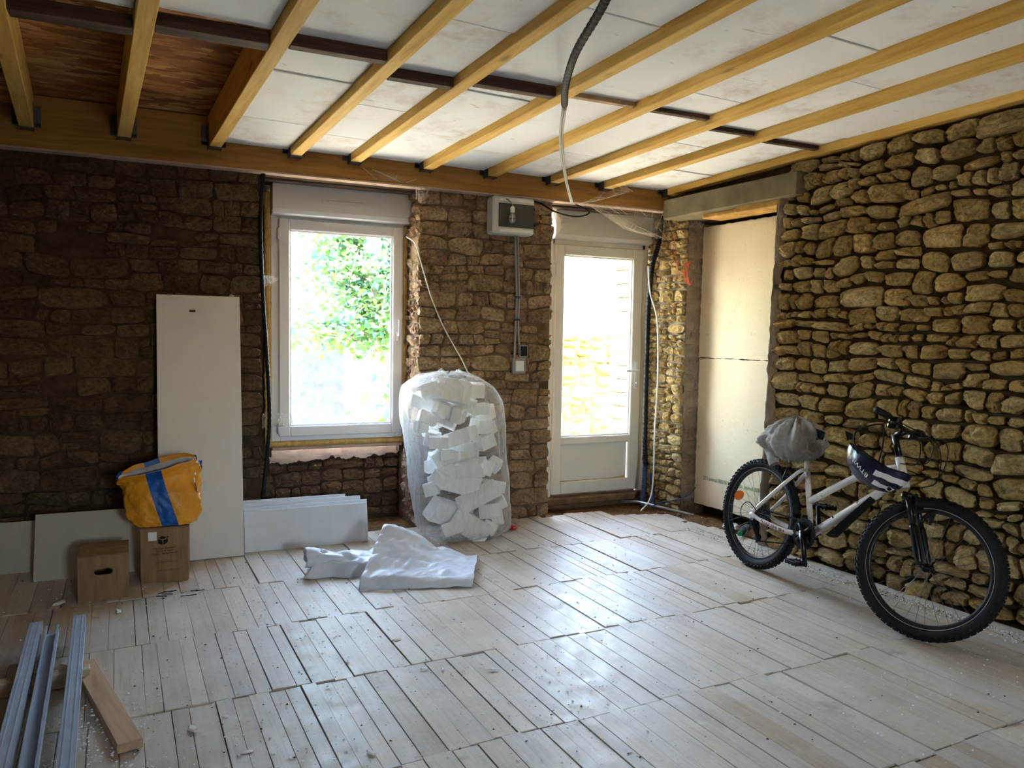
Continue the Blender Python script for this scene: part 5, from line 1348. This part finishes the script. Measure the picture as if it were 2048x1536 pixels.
# ------------------------------------------------------------------ debris
m = MB(); m.tube([(0, 0, 0), (0, .12, 0), (0, .15, 0), (0, .19, 0)], [.03, .03, .013, .012], 14); t = empty('drinks_bottle', (3.88, 4.36, .03), (0, 0, R(125))); tag(t, 'dark crushed plastic bottle behind the rear bicycle wheel', 'bottle')
m.build('body', M['bottle_dark'], t); m = MB(); m.tube([(0, .185, 0), (0, .205, 0)], .0165, 14); m.build('cap', M['green_plastic'], t)
rng = random.Random(77)
for k, (x, y) in enumerate(((3.80, 4.50), (3.86, 4.47), (3.83, 4.42))):
    m = MB(); m.box((0, 0, .02), (.05, .04, .04), ch=.008); o = m.build('foam_scrap', M['eps_chunk'], None, (x, y, .0), (.2, .3, k)); tag(o, 'white foam scrap behind the rear bicycle wheel', 'scrap', 'foam scraps behind the rear wheel')
def chip(m, p, s, rz, mi=0):
    pts = []
    for q in range(5):
        a = 2*pi*q/5+rz; r = s*rng.uniform(.6, 1.1); pts.append((p[0]+r*cos(a), p[1]+r*sin(a)*rng.uniform(.5, 1)))
    n = 5; vs = [(a, b, p[2]) for a, b in pts]+[(p[0]+(a-p[0])*.7, p[1]+(b-p[1])*.7, p[2]+s*rng.uniform(.3, .7)) for a, b in pts]
    m.add(vs, [tuple(range(n, 2*n))]+[(i, (i+1) % n, n+(i+1) % n, n+i) for i in range(n)], mi)
for (x, y, s) in ((.96, 3.36, .022), (.70, 3.20, .020), (1.02, 3.10, .016), (1.05, 2.98, .014), (.98, 3.02, .018), (1.25, 2.90, .02), (.62, 2.46, .024), (.08, 2.85, .03), (-.50, 4.46, .035), (-.22, 4.23, .03), (.19, 2.90, .016), (.24, 2.62, .018)):
    m = MB(); chip(m, (0, 0, 0), s, rng.uniform(0, 6)); m.add(*[[], []]) if False else None
    o = m.build('plaster_flake', M['eps_chunk'], None, (x, y, .0035), (0, 0, rng.uniform(0, 6))); o.scale = (1.3, .8, .45); tag(o, 'white plaster flake lying on the floorboards', 'flake', 'plaster flakes on the floor')
for k in range(8):
    m = MB(); L = rng.uniform(.03, .08); m.box((0, 0, .003), (L, rng.uniform(.004, .007), .004), ch=.001)
    o = m.build('dark_splinter', M['black_plastic'], None, (.02+rng.uniform(-.1, .16), 4.42+rng.uniform(-.12, .1), .004), (0, 0, rng.uniform(-.6, .6))); tag(o, 'dark splinter on the floor before the printed box', 'splinter', 'dark splinters before the boxes')
m = MB()
for k in range(9000):
    x, y = rng.uniform(-1.0, 3.85), rng.uniform(1.2, 5.2)
    dens = n2(x*1.7, y*1.7, 3)*.6+.35+(.35 if x < 1.6 and y < 3.6 else 0)
    if rng.random() > dens: continue
    chip(m, (x, y, .003), rng.choice((.002, .0025, .003, .004, .006)), rng.uniform(0, 6), 0 if rng.random() < .86 else 1)
for k in range(1500):     # swept along the gable wall
    yy = rng.uniform(1.6, 4.3); x = 3.93-abs(rng.gauss(0, .06)); p = FA @ Vector((x, yy, .003)); chip(m, p, rng.choice((.003, .004, .006)), rng.uniform(0, 6), 0 if rng.random() < .85 else 1)
for k in range(900):
    x, y = rng.gauss(-.32, .16), rng.uniform(2.3, 3.2); chip(m, (x, y, .003), rng.choice((.003, .004, .006)), rng.uniform(0, 6), 0)
o = m.build('floor_grit', [M['eps_chunk'], M['ink_faint']]); tag(o, 'white crumbs and dark grit scattered over the floorboards', 'grit', kind='stuff')

# ------------------------------------------------------------------ cobwebs
def web(label, A, B, C_, D, sag, seed, strands=6):
    t = empty('cobweb'); tag(t, label, 'cobweb'); m = MB()
    def fn(a, b):
        p = bil4(a, b, A, B, C_, D); s = sin(pi*a)*sin(pi*b)
        return p + Vector((0, -.03*s, -sag*s*(1+.5*n2(a*4, b*4, seed))))
    m.grid(fn, 16, 12); m.build('veil', M['web'], t); m = MB(); r = random.Random(seed)
    for k in range(strands):
        a0, a1 = r.random(), r.random(); m.tube([fn(a0, 0), fn((a0+a1)/2+.04, .5), fn(a1, 1)], .0011, 4, False)
    m.tube([fn(0, i/8) for i in range(9)], .0016, 4, False); m.tube([fn(1, i/8) for i in range(9)], .0016, 4, False)
    m.build('strands', M['web_strand'], t)
web('large dusty cobweb across the top right of the door', (2.97, 5.24, 2.44), (3.74, 5.30, 2.46), (3.86, 5.30, 2.20), (3.50, 5.50, 2.30), .05, 3, 9)
web('cobweb between the ceiling and the cable above the door', (2.86, 5.22, 2.41), (3.35, 5.18, 2.55), (3.15, 5.05, 2.58), (3.00, 5.2, 2.46), .03, 5)
web('cobweb under the beam between window and electrical box', (1.62, 5.26, 2.44), (1.72, 5.27, 2.44), (1.70, 5.33, 2.36), (1.65, 5.35, 2.37), .02, 8)
web('grey cobweb in the low left corner of the window', (.60, 5.36, .86), (.82, 5.66, .83), (.84, 5.66, .74), (.60, 5.37, .76), .03, 12)
web('cobweb between conduit and left window frame', (.60, 5.36, 1.78), (.74, 5.66, 1.80), (.74, 5.66, 1.77), (.60, 5.36, 1.70), .02, 14, 3)
web('cobweb on the left end of the door shutter box', (2.80, 5.45, 2.40), (2.93, 5.585, 2.41), (2.97, 5.59, 2.33), (2.90, 5.55, 2.24), .02, 17, 4)
web('cobweb hanging on the beam below the fifth joist', (1.24, 5.255, 2.53), (1.62, 5.26, 2.49), (1.55, 5.262, 2.46), (1.34, 5.262, 2.46), .01, 21, 3)
web('cobweb on the pillar top under the lintel end', (3.76, 5.2, 2.50), (4.0, 5.08, 2.42), (3.95, 5.08, 2.3), (3.84, 5.1, 2.32), .03, 25, 6)
